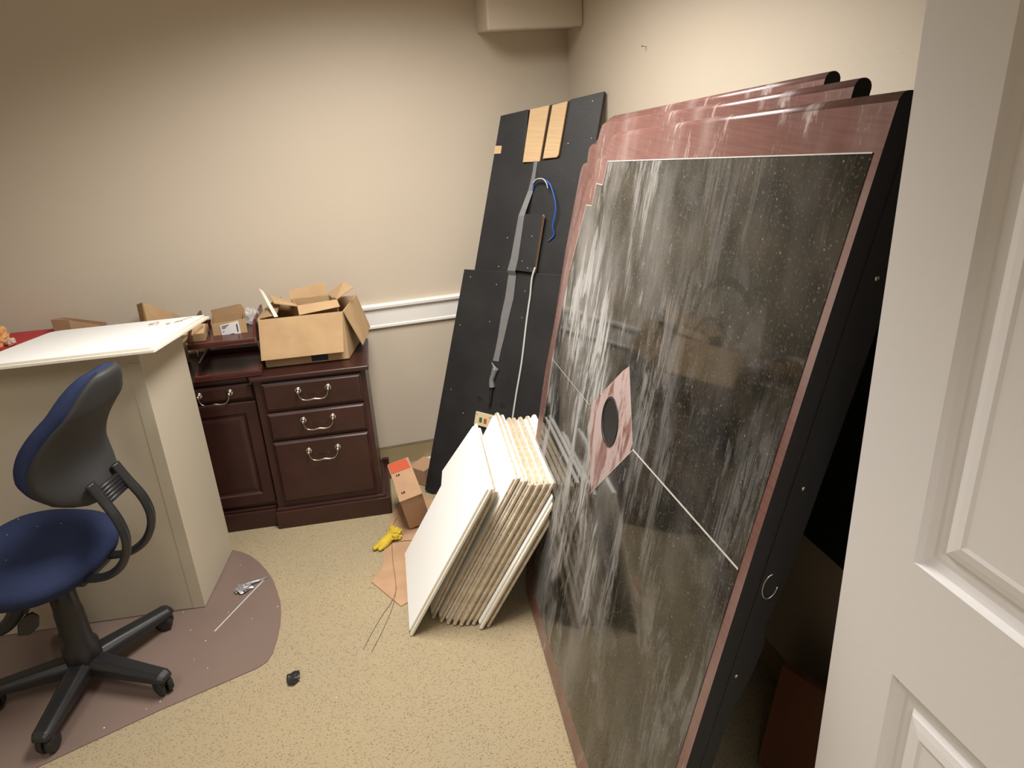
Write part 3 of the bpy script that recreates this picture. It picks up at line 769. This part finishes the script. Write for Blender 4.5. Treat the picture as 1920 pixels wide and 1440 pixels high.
ob = empty('open_cardboard_box', W((.26, .22, .744)), 'large open kraft cardboard box on the right end of the credenza', 'box')
sheetbox('box_body', (.445, .10), (.098, .10), (.046, .34), (.42, .34), .747, .957, M['card'], ob)
flap([(.443, .096, .961), (.097, .096, .961), (.113, .060, .793), (.455, .060, .793)], M['card'], ob)
flap([(.094, .102, .959), (.043, .340, .959), (.000, .345, .800), (.034, .135, .788)], M['card'], ob)
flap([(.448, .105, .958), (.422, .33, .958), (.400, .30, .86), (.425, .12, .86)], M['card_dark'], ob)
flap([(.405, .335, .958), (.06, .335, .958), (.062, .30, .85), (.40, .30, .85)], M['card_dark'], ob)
MB().sheet([W((.255, .0975, .752)), W((.185, .0975, .752)), W((.185, .0975, .790)), W((.255, .0975, .790))], .001).build('dark_print', M['bluebox'], ob, base=ob.location)

ib = empty('small_cardboard_box', W((.22, .235, .82)), 'smaller open cardboard box with raised flaps, sitting inside the large open box', 'box')
sheetbox('box_body', (.285, .17), (.118, .17), (.158, .295), (.322, .295), .82, .982, M['card'], ib, .003)
flap([(.285, .168, .984), (.117, .168, .994), (.106, .13, .972), (.279, .13, .953)], M['card'], ib)
flap([(.322, .297, .970), (.160, .297, .987), (.172, .32, 1.036), (.330, .32, 1.014)], M['card'], ib)
flap([(.159, .297, .987), (.086, .29, 1.039), (.043, .20, 1.031), (.117, .17, .995)], M['card'], ib)
flap([(.322, .297, .970), (.412, .30, 1.006), (.383, .20, .996), (.286, .17, .982)], M['card'], ib)
tri = MB().sheet([W((.452, .13, .955)), W((.425, .31, .962)), W((.365, .315, .99)), W((.372, .14, .962))], .003)
tag(tri.build('cardboard_scrap', M['card_dark']), 'folded brown cardboard scrap tucked in the left side of the large open box', 'cardboard')
st = MB().sheet([W((.446, .285, 1.045)), W((.432, .285, 1.030)), W((.366, .125, .958)), W((.380, .125, .958))], .003)
tag(st.build('cardboard_strip', M['tile_edge_white']), 'thin pale strip poking up out of the left side of the large open box', 'strip')

sb = empty('mailing_box', W((.57, .23, ZU)), 'small open mailing box with a white address label standing in the upper tray', 'box')
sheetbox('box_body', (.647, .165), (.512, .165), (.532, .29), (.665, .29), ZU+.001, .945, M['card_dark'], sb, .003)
MB().sheet([W((.648, .162, .868)), W((.512, .162, .881)), W((.506, .162, .892)), W((.505, .162, .944)), W((.513, .162, .953)), W((.643, .162, .941))], .003).build('front_flap', M['card'], sb, base=sb.location)
MB().sheet([W((.665, .297, .90)), W((.532, .297, .912)), W((.528, .300, .955)), W((.537, .302, .978)), W((.548, .302, .981)), W((.668, .302, .966))], .003).build('lid', M['card_dark'], sb, base=sb.location)
lb = MB().sheet([W((.611, .158, .873)), W((.532, .158, .884)), W((.535, .158, .948)), W((.612, .158, .936))], .001).build('address_label', M['white_label'], sb, base=sb.location)
ink = MB()
def inkline(s0, s1, f, h=.0022):
    z = lambda s: .873+(.611-s)*.14+f*.0635
    ink.sheet([W((s0, .1568, z(s0))), W((s1, .1568, z(s1))), W((s1, .1568, z(s1)+h)), W((s0, .1568, z(s0)+h))], .0004)
for s0, s1, f in ((.605, .575, .88), (.605, .582, .80), (.605, .59, .72), (.605, .598, .5), (.592, .56, .22), (.598, .552, .12), (.602, .55, .04)): inkline(s0, s1, f)
for i in range(9): inkline(.546, .5405, .30+.06*i, .0028)
ink.build('label_print', M['ink'], lb, base=None).location = -sb.location

sb2 = empty('open_carton', W((.70, .17, ZU)), 'open brown carton with dark plastic contents at the left of the upper tray', 'box')
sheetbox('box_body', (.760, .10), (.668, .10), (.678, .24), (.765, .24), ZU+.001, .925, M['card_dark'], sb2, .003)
flap([(.765, .10, .926), (.668, .10, .926), (.662, .14, .955), (.735, .13, .962)], M['card'], sb2)
flap([(.768, .07, .905), (.672, .12, .958), (.668, .125, .950), (.765, .06, .893)], M['card'], sb2)
MB().sheet([W((.755, .11, .91)), W((.675, .11, .925)), W((.68, .2, .93)), W((.75, .2, .915))], .003).build('black_sleeve', M['black_plastic'], sb2, base=sb2.location)

def crumple(name, c, r, mat, seed, sc=(1, 1, 1), amp=.35, freq=3, sub=3):
    bm = bmesh.new(); bmesh.ops.create_icosphere(bm, subdivisions=sub, radius=1)
    for vv in bm.verts:
        n_ = noise.noise(vv.co*freq+Vector((seed, 0, 0))); n2 = noise.noise(vv.co*freq*2.7+Vector((0, seed, 0)))
        vv.co = Vector((vv.co.x*sc[0], vv.co.y*sc[1], vv.co.z*sc[2]))*r*(1+amp*n_+amp*.6*n2)
    me = bpy.data.meshes.new(name); bm.to_mesh(me); bm.free(); me.materials.append(mat)
    o = bpy.data.objects.new(name, me); C.objects.link(o); o.location = c; return o
tag(crumple('plastic_bag', W((.485, .21, .945)), .033, M['plastic_wrap'], 3, (.9, .9, 1.1), .5, 3.2), 'crumpled clear plastic wrap beside the mailing box in the upper tray', 'plastic wrap')
# left of the flat tile, far end of the credenza
tg = empty('folded_carton', W((.89, .24, .744)), 'tall folded cardboard carton sticking up behind the flat white tile', 'box')
m = MB()
for quad in ([(.945, .22, .745), (.905, .20, .745), (.905, .20, 1.057), (.940, .24, 1.040)], [(.905, .20, .745), (.80, .30, .745), (.80, .30, .955), (.826, .29, .978), (.905, .20, 1.057)],
             [(.945, .22, .745), (.93, .31, .745), (.93, .31, 1.02), (.940, .24, 1.040)], [(.93, .31, .745), (.80, .30, .745), (.80, .30, .955), (.93, .31, 1.02)]):
    m.sheet([W(p) for p in quad], .004)
m.build('box_body', M['card'], tg, base=tg.location)
tg = empty('flat_carton', W((1.2, .22, .744)), 'low brown carton peeking over the left end of the flat white tile', 'box')
m = MB()
for quad in ([(1.268, .2, .745), (1.20, .19, .745), (1.20, .19, 1.017), (1.268, .2, 1.022)], [(1.20, .19, .745), (1.10, .23, .745), (1.10, .23, .97), (1.20, .19, 1.015)],
             [(1.268, .2, .745), (1.26, .3, .745), (1.26, .3, 1.0), (1.268, .2, 1.022)], [(1.26, .3, .745), (1.10, .3, .745), (1.10, .3, .96), (1.26, .3, 1.0)]):
    m.sheet([W(p) for p in quad], .004)
m.build('box_body', M['card_pink'], tg, base=tg.location)
rf = MB().sheet([W((1.44, .05, .955)), W((1.30, .05, .955)), W((1.29, .28, .955)), W((1.47, .28, .955))], .012)
rf.box((-.001, -.001, 0), (.001, .001, .001), 0, (ce, cd, cz), W((1.38, .2, .95)))
for s_ in (1.32, 1.42):
    pass
o = rf.build('red_folder', M['red']); tag(o, 'red folder lying at the left end of the credenza under the crumpled orange bag', 'folder')
stk = MB().box((0, 0, 0), (.17, .22, .203), 0, (ce, cd, cz), W((1.295, .06, .744)))
tag(stk.build('storage_carton', M['card_pink'], bevel=.003), 'brown carton under the red folder at the left end of the credenza', 'box')
o = crumple('paper_bag', W((1.45, .12, .992)), .040, M['bag'], 11, (.95, 1.0, 1.0), .45, 2.6)
tag(o, 'crumpled orange-tan paper bag on the red folder at the far left', 'paper bag')
o = crumple('tissue_wad', W((1.396, .10, .976)), .017, M['card'], 5, (1, 1, .9), .4, 3)
o.data.materials[0] = simple('pale_tissue', (.72, .52, .42), .8); tag(o, 'small pale pink paper wad beside the crumpled orange bag', 'paper')

# ------------------------------------------------------------------ things on the floor by the wall
# flat cardboard sheet
sh = MB().prism([(.020, 2.562), (.114, 2.373), (.33, 2.48), (.40, 2.74), (.44, 2.98), (.33, 3.15), (.20, 3.10), (.155, 3.00), (.085, 2.72), (.075, 2.64)], .0006, .0046)
tag(sh.build('cardboard_sheet', M['card_pink']), 'torn flat sheet of brown cardboard on the carpet behind the front tile', 'cardboard')
# orange-labelled carton leaning back
ca = Vector((.222, 2.871, .0045)); cxv = Vector((.983, .042, .177)).normalized(); cyv = Vector((-.082, .971, .223)); cup = cxv.cross(cyv).normalized(); cyv = cup.cross(cxv)
root = empty('labelled_carton', (0, 0, 0), 'tall narrow brown carton with an orange label, tipped back beside the credenza', 'box', None, frame(ca+Vector((0, 0, .004)), cxv, cyv, cup))
CH = .183; CW = .100; CDp = .246
m = MB().box((0, 0, 0), (CW, CDp, CH)); 
ob_ = m.build('box_body', M['card_pink'], root, bevel=.003)
MB().sheet([(-.002, -.004, CH+.002), (CW+.001, -.004, CH+.003), (CW+.001, CDp, CH+.004), (.004, CDp, CH+.003)], .003).build('lid_flap', M['card_pink'], root)
MB().sheet([(.006, CDp-.070, CH+.0062), (CW-.006, CDp-.070, CH+.0062), (CW-.010, CDp-.004, CH+.0066), (.006, CDp-.004, CH+.0066)], .001).build('orange_label', M['orange'], root)
for (a, b) in ((.018, .035), (.022, .150)):
    mk = MB().add([(a, b, CH+.0055), (a+.016, b, CH+.0055), (a+.016, b+.012, CH+.0055), (a+.010, b+.012, CH+.0055), (a+.010, b+.004, CH+.0055), (a+.004, b+.004, CH+.0055), (a+.004, b+.012, CH+.0055), (a, b+.012, CH+.0055)], [(0, 1, 2, 3, 4, 5, 6, 7)])
    mk.build('print_mark', M['mahog_dark'], root)
# grey box behind the panel foot
o = MB().box((0, 0, 0), (.12, .10, .085), 0, (Vector((.75, .66, 0)), Vector((-.66, .75, 0)), cz), (0, 0, 0)).build('small_carton', M['card_pink'], bevel=.002)
o.location = (.352, 3.225, .002); tag(o, 'small grey-brown carton on the floor at the foot of the black panel, near the wall', 'box')
# yellow glove-like rag
gl = empty('yellow_rag', (.14, 2.83, .012), 'crumpled yellow rag on the carpet beside the credenza plinth', 'rag')
a = crumple('rag_knot', (0.012, .005, .014), .032, M['yellow'], 21, (1.0, 1.1, .62), .55, 2.6); a.parent = gl
fing = MB()
for p1, p2, r_ in (((-.045, -.035, .006), (-.090, -.060, .0), .012), ((-.035, -.045, .004), (-.068, -.072, -.002), .010), ((-.04, -.02, .006), (-.083, -.045, -.001), .009)):
    fing.tube([(-.005, -.005, .014), p1, p2], [.019, .015, r_*.6], 10)
fing.build('rag_tail', M['yellow'], gl)
MB().tube([(-.002, .02, .01), (-.012, .05, .004), (-.010, .095, -.004)], [.007, .004, .003], 8).build('rag_string', M['yellow'], gl)
# thin wires
w = MB().tube([(.180, 2.99, .0065), (.150, 2.92, .0065), (.137, 2.84, .0065), (.120, 2.66, .0065), (.109, 2.48, .0065), (.075, 2.40, .0035), (.046, 2.358, .0025), (-.010, 2.26, .0025), (-.045, 2.19, .0025)], .0008, 6, smooth_path=8)
tag(w.build('thin_wire', M['wire']), 'long thin dark wire trailing off the cardboard sheet onto the carpet, left of its twin', 'wire')
w = MB().tube([(.112, 2.49, .0075), (.092, 2.41, .004), (.068, 2.345, .0025), (.02, 2.24, .0025), (-.02, 2.165, .0025)], .0008, 6, smooth_path=8)
tag(w.build('thin_wire', M['wire']), 'short thin dark wire on the carpet running beside the longer one, on its right', 'wire')
w = MB().tube([(.150, 2.80, .0065), (.185, 2.795, .0065), (.24, 2.78, .0065)], .0012, 6)
tag(w.build('thin_wire', M['wire']), 'short bit of wire pointing right from the yellow rag', 'wire')

# crumpled duct tape on the mat, black scrap on the carpet
dt = empty('duct_tape_wad', (-.46, 2.69, .004), 'crumpled strip of silver duct tape on the brown chair mat', 'tape')
a = crumple('tape_wad', (-.020, -.008, .010), .024, M['foil'], 31, (1.25, 1.0, .42), .6, 3.4); a.parent = dt
MB().tube([(-.01, .01, .010), (.015, .020, .008), (.045, .028, .006), (.075, .045, .003)], [.010, .007, .006, .002], 8, flat=((0, 0, 1), 1.0)).build('tape_tail', M['foil'], dt)
o = MB().sheet([(-.045, -.01, .004), (-.02, -.028, .010), (.02, -.022, .006), (.045, .012, .012), (.02, .030, .006), (-.015, .026, .012), (-.03, .012, .003)], .003).build('black_scrap', M['black_plastic'])
md = o.modifiers.new('s', 'SUBSURF'); md.subdivision_type = 'SIMPLE'; md.levels = md.render_levels = 3
tx = bpy.data.textures.new('crinkle', 'CLOUDS'); tx.noise_scale = .02
dm = o.modifiers.new('d', 'DISPLACE'); dm.texture = tx; dm.strength = .012; dm.mid_level = .4
o.location = (-.288, 2.118, .006); o.scale = (.62, .85, .7); o.rotation_euler = (0, 0, .5)
tag(o, 'small crinkled scrap of black plastic alone on the carpet', 'scrap')

# ------------------------------------------------------------------ chair mat
arc = [(-.538, 2.990), (-.500, 2.962), (-.461, 2.919), (-.425, 2.860), (-.392, 2.789), (-.365, 2.712), (-.347, 2.629), (-.334, 2.55), (-.332, 2.49), (-.335, 2.42), (-.345, 2.342), (-.360, 2.275), (-.377, 2.238), (-.400, 2.222), (-.416, 2.214)]
matpts = arc+[(-.717, 2.122), (-.94, 2.042), (-1.049, 2.002), (-1.70, 1.76), (-2.2, 1.75), (-2.2, 2.60), (-1.70, 2.99)]
mm = MB().prism(matpts, .0004, .0034)
tag(mm.build('chair_mat', M['mat']), 'brown plastic chair mat with a rounded right end under the office chair', 'chair mat')
sc = MB().sheet([(-.392, 2.742, .0038), (-.388, 2.739, .0038), (-.570, 2.462, .0038), (-.574, 2.465, .0038)], .0004)
tag(sc.build('scratch_line', M['seam']), 'long pale scratch line across the brown chair mat', 'scratch')

# ------------------------------------------------------------------ office chair
CHM = Matrix.Translation((-.965, 2.345, .0034))@Matrix.Rotation(R(68), 4, 'Z')
oc = empty('office_chair', (0, 0, 0), 'blue fabric office chair with black shell and five-star base on the mat', 'chair', None, CHM)
inv = CHM.inverted()
col = MB().lathe([(.050, .085), (.058, .10), (.057, .16), (.046, .18), (.044, .30), (.041, .32), (.039, .50)], (0, 0, 0), (0, 0, 1), 24)
col.build('column', M['black_plastic'], oc)
hub = MB().lathe([(.03, .055), (.055, .062), (.060, .09), (.050, .115), (.040, .12)], (0, 0, 0), (0, 0, 1), 24).build('hub', M['black_plastic'], oc)
# star arms: world angles measured around the hub
for k in range(5):
    aw = R(-30+72*k); la = aw-R(68); d = Vector((math.cos(la), math.sin(la), 0)); s_ = Vector((-d.y, d.x, 0))
    arm = MB(); secs = [(.03, .042, .060, .118), (.12, .037, .060, .110), (.22, .033, .060, .100), (.305, .030, .062, .092), (.325, .022, .064, .082)]
    vs = []
    for (r, w_, z0, z1) in secs:
        for a_, b_ in ((-1, z0), (1, z0), (1, z0*.35+z1*.65), (.55, z1), (-.55, z1), (-1, z0*.35+z1*.65)): vs.append(d*r+s_*w_*a_+cz*b_)
    fs = [(i*6+j, i*6+(j+1) % 6, (i+1)*6+(j+1) % 6, (i+1)*6+j) for i in range(len(secs)-1) for j in range(6)]
    fs += [(5, 4, 3, 2, 1, 0), tuple((len(secs)-1)*6+j for j in range(6))]
    arm.add(vs, fs, 0, False); ao = arm.build('base_arm', M['black_plastic'], oc, bevel=.006, seg=3)
    if k == 3: pass
    cw = random.uniform(-1, 1); c0 = d*.302; ca_ = Vector((math.cos(la+1.2+cw*.4), math.sin(la+1.2+cw*.4), 0)); off = Vector((-ca_.y, ca_.x, 0))*.012
    cm = MB()
    for sgn in (-1, 1):
        cm.lathe([(.012, .004), (.027, .004), (.0315, .008), (.032, .016), (.029, .024), (.016, .028)] if sgn > 0 else [(.012, -.004), (.027, -.004), (.0315, -.008), (.032, -.016), (.029, -.024), (.016, -.028)], c0+off+cz*.0325, ca_, 20)
    cm.tube([c0+cz*.05, c0+cz*.075], .008, 8, smooth_path=1); cm.tube([c0+off-ca_*.02+cz*.03, c0+off+ca_*.02+cz*.03], .008, 8, smooth_path=1)
    cm.box((-.012, -.012, .035), (.012, .012, .056), 0, (ca_, ca_.cross(cz), cz), c0+off*.5)
    cm.build('caster', M['rubber'], oc)
# seat
def seat_fn(z_top, grow=0):
    def f(a, b):
        th_ = 2*math.pi*a; rr = b
        ex_, ey_ = .250+grow, .243+grow
        c, s = math.cos(th_), math.sin(th_); n_ = 2.5
        k_ = (abs(c)**n_+abs(s)**n_)**(-1/n_)
        x, y = ex_*k_*c*rr, ey_*k_*s*rr
        z = z_top-.050*rr**7-.012*math.exp(-((x*x+y*y)/.02))
        z -= .03*max(0, (y-.15)/.09)**2
        return Vector((x, y+.055, z))
    return f
m = MB(); m.grid(seat_fn(.575), 48, 14)
def botf(a, b):
    p = seat_fn(.575)(a, 1); q = Vector((p.x*(1-.14*b), .055+(p.y-.055)*(1-.14*b), p.z-.042*min(1, b*2))); return q
m.grid(botf, 48, 4)
so = m.build('seat', M['blue_fabric'], oc, weld=True)
m = MB()
def shellf(a, b):
    p = botf(a, 1); return Vector((p.x*(1-.75*b), .055+(p.y-.055)*(1-.75*b), p.z-.045*b**.5))
m.grid(shellf, 48, 5); sh_ = m.build('seat_shell', M['black_plastic'], oc, weld=True)
MB().box((-.075, -.16, .455), (.075, .10, .50)).build('tilt_mechanism', M['black_plastic'], oc, bevel=.012, seg=3)
# backrest
def back_c(s):   # centre line (y, z)
    y = -.262+.050*math.sin(min(1, s/.75)*math.pi)-.108*max(0, s-.30)**1.25*1.55
    z = .738+.420*s
    return y, z
def back_w(s):
    pts = [(0, .07), (.04, .110), (.10, .145), (.18, .168), (.28, .178), (.40, .174), (.52, .165), (.64, .150), (.76, .128), (.87, .100), (.95, .072), (1, .042)]
    for (a, wa), (b, wb) in zip(pts, pts[1:]):
        if s <= b: t = (s-a)/(b-a); return wa+(wb-wa)*t
    return pts[-1][1]
def back_fn(off, shrink=1):
    def f(a, b):
        s = a; t = 2*b-1; y, z = back_c(s); w_ = back_w(s)*shrink
        edge = (1-abs(t)**3.2)*(1-abs(2*s-1)**9)
        x = w_*t+.028
        y2 = y+.085*(t*t)*(.4+.6*(1-s))*(w_/.2)+off*max(edge, 0)**.5
        return Vector((x, y2, z))
    return f
m = MB(); m.grid(back_fn(-.024), 30, 24); m.grid(back_fn(.006), 30, 24)
bs = m.build('backrest_shell', M['black_soft'], oc, weld=True)
m = MB(); m.grid(back_fn(.007, .985), 30, 24)
def fr(a, b):
    p = back_fn(.007, .985)(a, b); s = a; t = 2*b-1
    edge = (1-abs(t)**6)*(1-abs(2*s-1)**12); return Vector((p.x, p.y+(.050+.036*math.sin(math.pi*a**1.5))*max(edge, 0)**.22, p.z))
m.grid(fr, 30, 24)
bc = m.build('backrest_cushion', M['blue_fabric'], oc, weld=True)
# curved J-shaped back supports
for sx in (-.062, .062):
    j = MB(); o_ = math.copysign(1, sx)
    j.tube([(sx+.015, -.262, .815), (sx+.015, -.290, .760), (sx+.013+o_*.004, -.322, .700), (sx+.010+o_*.006, -.335, .640), (sx+.006+o_*.006, -.322, .580), (sx+.003+o_*.004, -.282, .525), (sx, -.215, .490), (sx*.95, -.100, .478)],
           [.013]*8, 12, flat=((1, 0, 0), 1.0), smooth_path=8)
    j.tube([(sx+.015, -.262, .815), (sx+.015, -.290, .760), (sx+.013+o_*.004, -.322, .700), (sx+.010+o_*.006, -.335, .640), (sx+.006+o_*.006, -.322, .580), (sx+.003+o_*.004, -.282, .525), (sx, -.215, .490), (sx*.95, -.100, .478)],
           [.019]*8, 12, flat=((1, 0, 0), .55), smooth_path=8)
    j.build('back_support', M['black_plastic'], oc)
bl = MB()
for i in range(5): bl.tube([(-.035, -.272-.004*i, .785-.011*i), (.065, -.272-.004*i, .785-.011*i)], .008, 10, smooth_path=1)
bl.build('bellows', M['rubber'], oc)
# small height knob on the far side of the back, paddles under the seat
MB().tube([(-.085, -.165, .905), (-.090, -.118, .895), (-.095, -.092, .890)], [.018, .022, .013], 12).build('arm_pad', M['black_plastic'], oc)
LI = lambda p: inv@Vector(p)
MB().tube([LI((-1.00, 2.32, .47)), LI((-1.015, 2.25, .435)), LI((-1.03, 2.22, .405))], [.007, .008, .006], 10).build('lever', M['black_plastic'], oc)
MB().sheet([LI(p) for p in ((-1.010, 2.22, .410), (-.995, 2.22, .390), (-1.005, 2.22, .355), (-1.035, 2.22, .330), (-1.070, 2.22, .335), (-1.060, 2.22, .375), (-1.035, 2.22, .400))], .014).build('lever_paddle', M['black_plastic'], oc, bevel=.005)
MB().tube([LI((-1.01, 2.33, .465)), LI((-1.055, 2.33, .410)), LI((-1.10, 2.33, .350)), LI((-1.15, 2.33, .300)), LI((-1.22, 2.32, .290))], [.024, .026, .025, .022, .018], 12).build('foot_lever', M['black_plastic'], oc)

# ------------------------------------------------------------------ crumbs
def crumb_mesh(sd):
    bm = bmesh.new(); bmesh.ops.create_icosphere(bm, subdivisions=1, radius=1)
    for vv in bm.verts: vv.co *= 1+.5*noise.noise(vv.co*2+Vector((sd, 0, 0)))
    me = bpy.data.meshes.new('crumb'); bm.to_mesh(me); bm.free(); me.materials.append(M['crumb']); return me
cms = [crumb_mesh(i) for i in range(4)]
def crumb(p, r, label, group):
    o = bpy.data.objects.new('plaster_crumb', random.choice(cms)); C.objects.link(o)
    o.location = p; o.scale = (r, r*random.uniform(.6, 1.3), r*.5); o.rotation_euler = (0, 0, random.uniform(0, 6))
    tag(o, label, 'crumb', group)
rc = random.Random(3)
for i in range(16):
    crumb((rc.uniform(-.45, .45)-.05, rc.uniform(1.5, 2.9), .0015), rc.uniform(.0012, .0028), 'tiny white plaster crumb on the tan carpet', 'plaster crumbs on the carpet')
for x, y in ((-.50, 2.86), (-.66, 2.50), (-.60, 2.42), (-.53, 2.56), (-.44, 2.49), (-.70, 2.62), (-.78, 2.29), (-.63, 2.33), (-.72, 2.16), (-.76, 2.14), (-.88, 2.10), (-.58, 2.27), (-.345, 2.53)):
    crumb((x, y, .0045), rc.uniform(.0013, .0026), 'tiny white plaster crumb on the brown chair mat', 'plaster crumbs on the chair mat')
for x, y in ((-.02, .17), (-.05, .10), (.03, .12), (.08, .05), (-.10, .02), (.12, .15), (.10, -.02)):
    p = CHM@Vector((x, y+.03, .575)); crumb(p, rc.uniform(.0012, .0022), 'tiny white plaster crumb on the blue chair seat', 'plaster crumbs on the chair seat')

# ------------------------------------------------------------------ camera
f_px = 1415.25548
cam = bpy.data.cameras.new('camera'); cam.sensor_fit = 'HORIZONTAL'; cam.sensor_width = 36; cam.lens = f_px/1920*36; cam.clip_start = .02
co = bpy.data.objects.new('camera', cam); C.objects.link(co)
Rr_ = [(.9619730004670929, -.2678387692123048, -.05357555486578022), (-.15340592650761214, -.36749025773012045, -.9172881402186505), (.22599683202354767, .8906252321713591, -.3946037604167414)]
X_, D_, F_ = (Vector(r) for r in Rr_)
co.matrix_world = frame(Vector((0, 0, 1.9)), X_, -D_, -F_)
sc_ = bpy.context.scene; sc_.camera = co

wd = bpy.data.worlds.new('world'); sc_.world = wd; wd.use_nodes = True
wd.node_tree.nodes['Background'].inputs[0].default_value = (.9, .85, .78, 1); wd.node_tree.nodes['Background'].inputs[1].default_value = .3
vs_ = sc_.view_settings; vs_.view_transform = 'Standard'; vs_.look = 'None'; vs_.gamma = 1; vs_.use_curve_mapping = False; vs_.exposure = 0.0
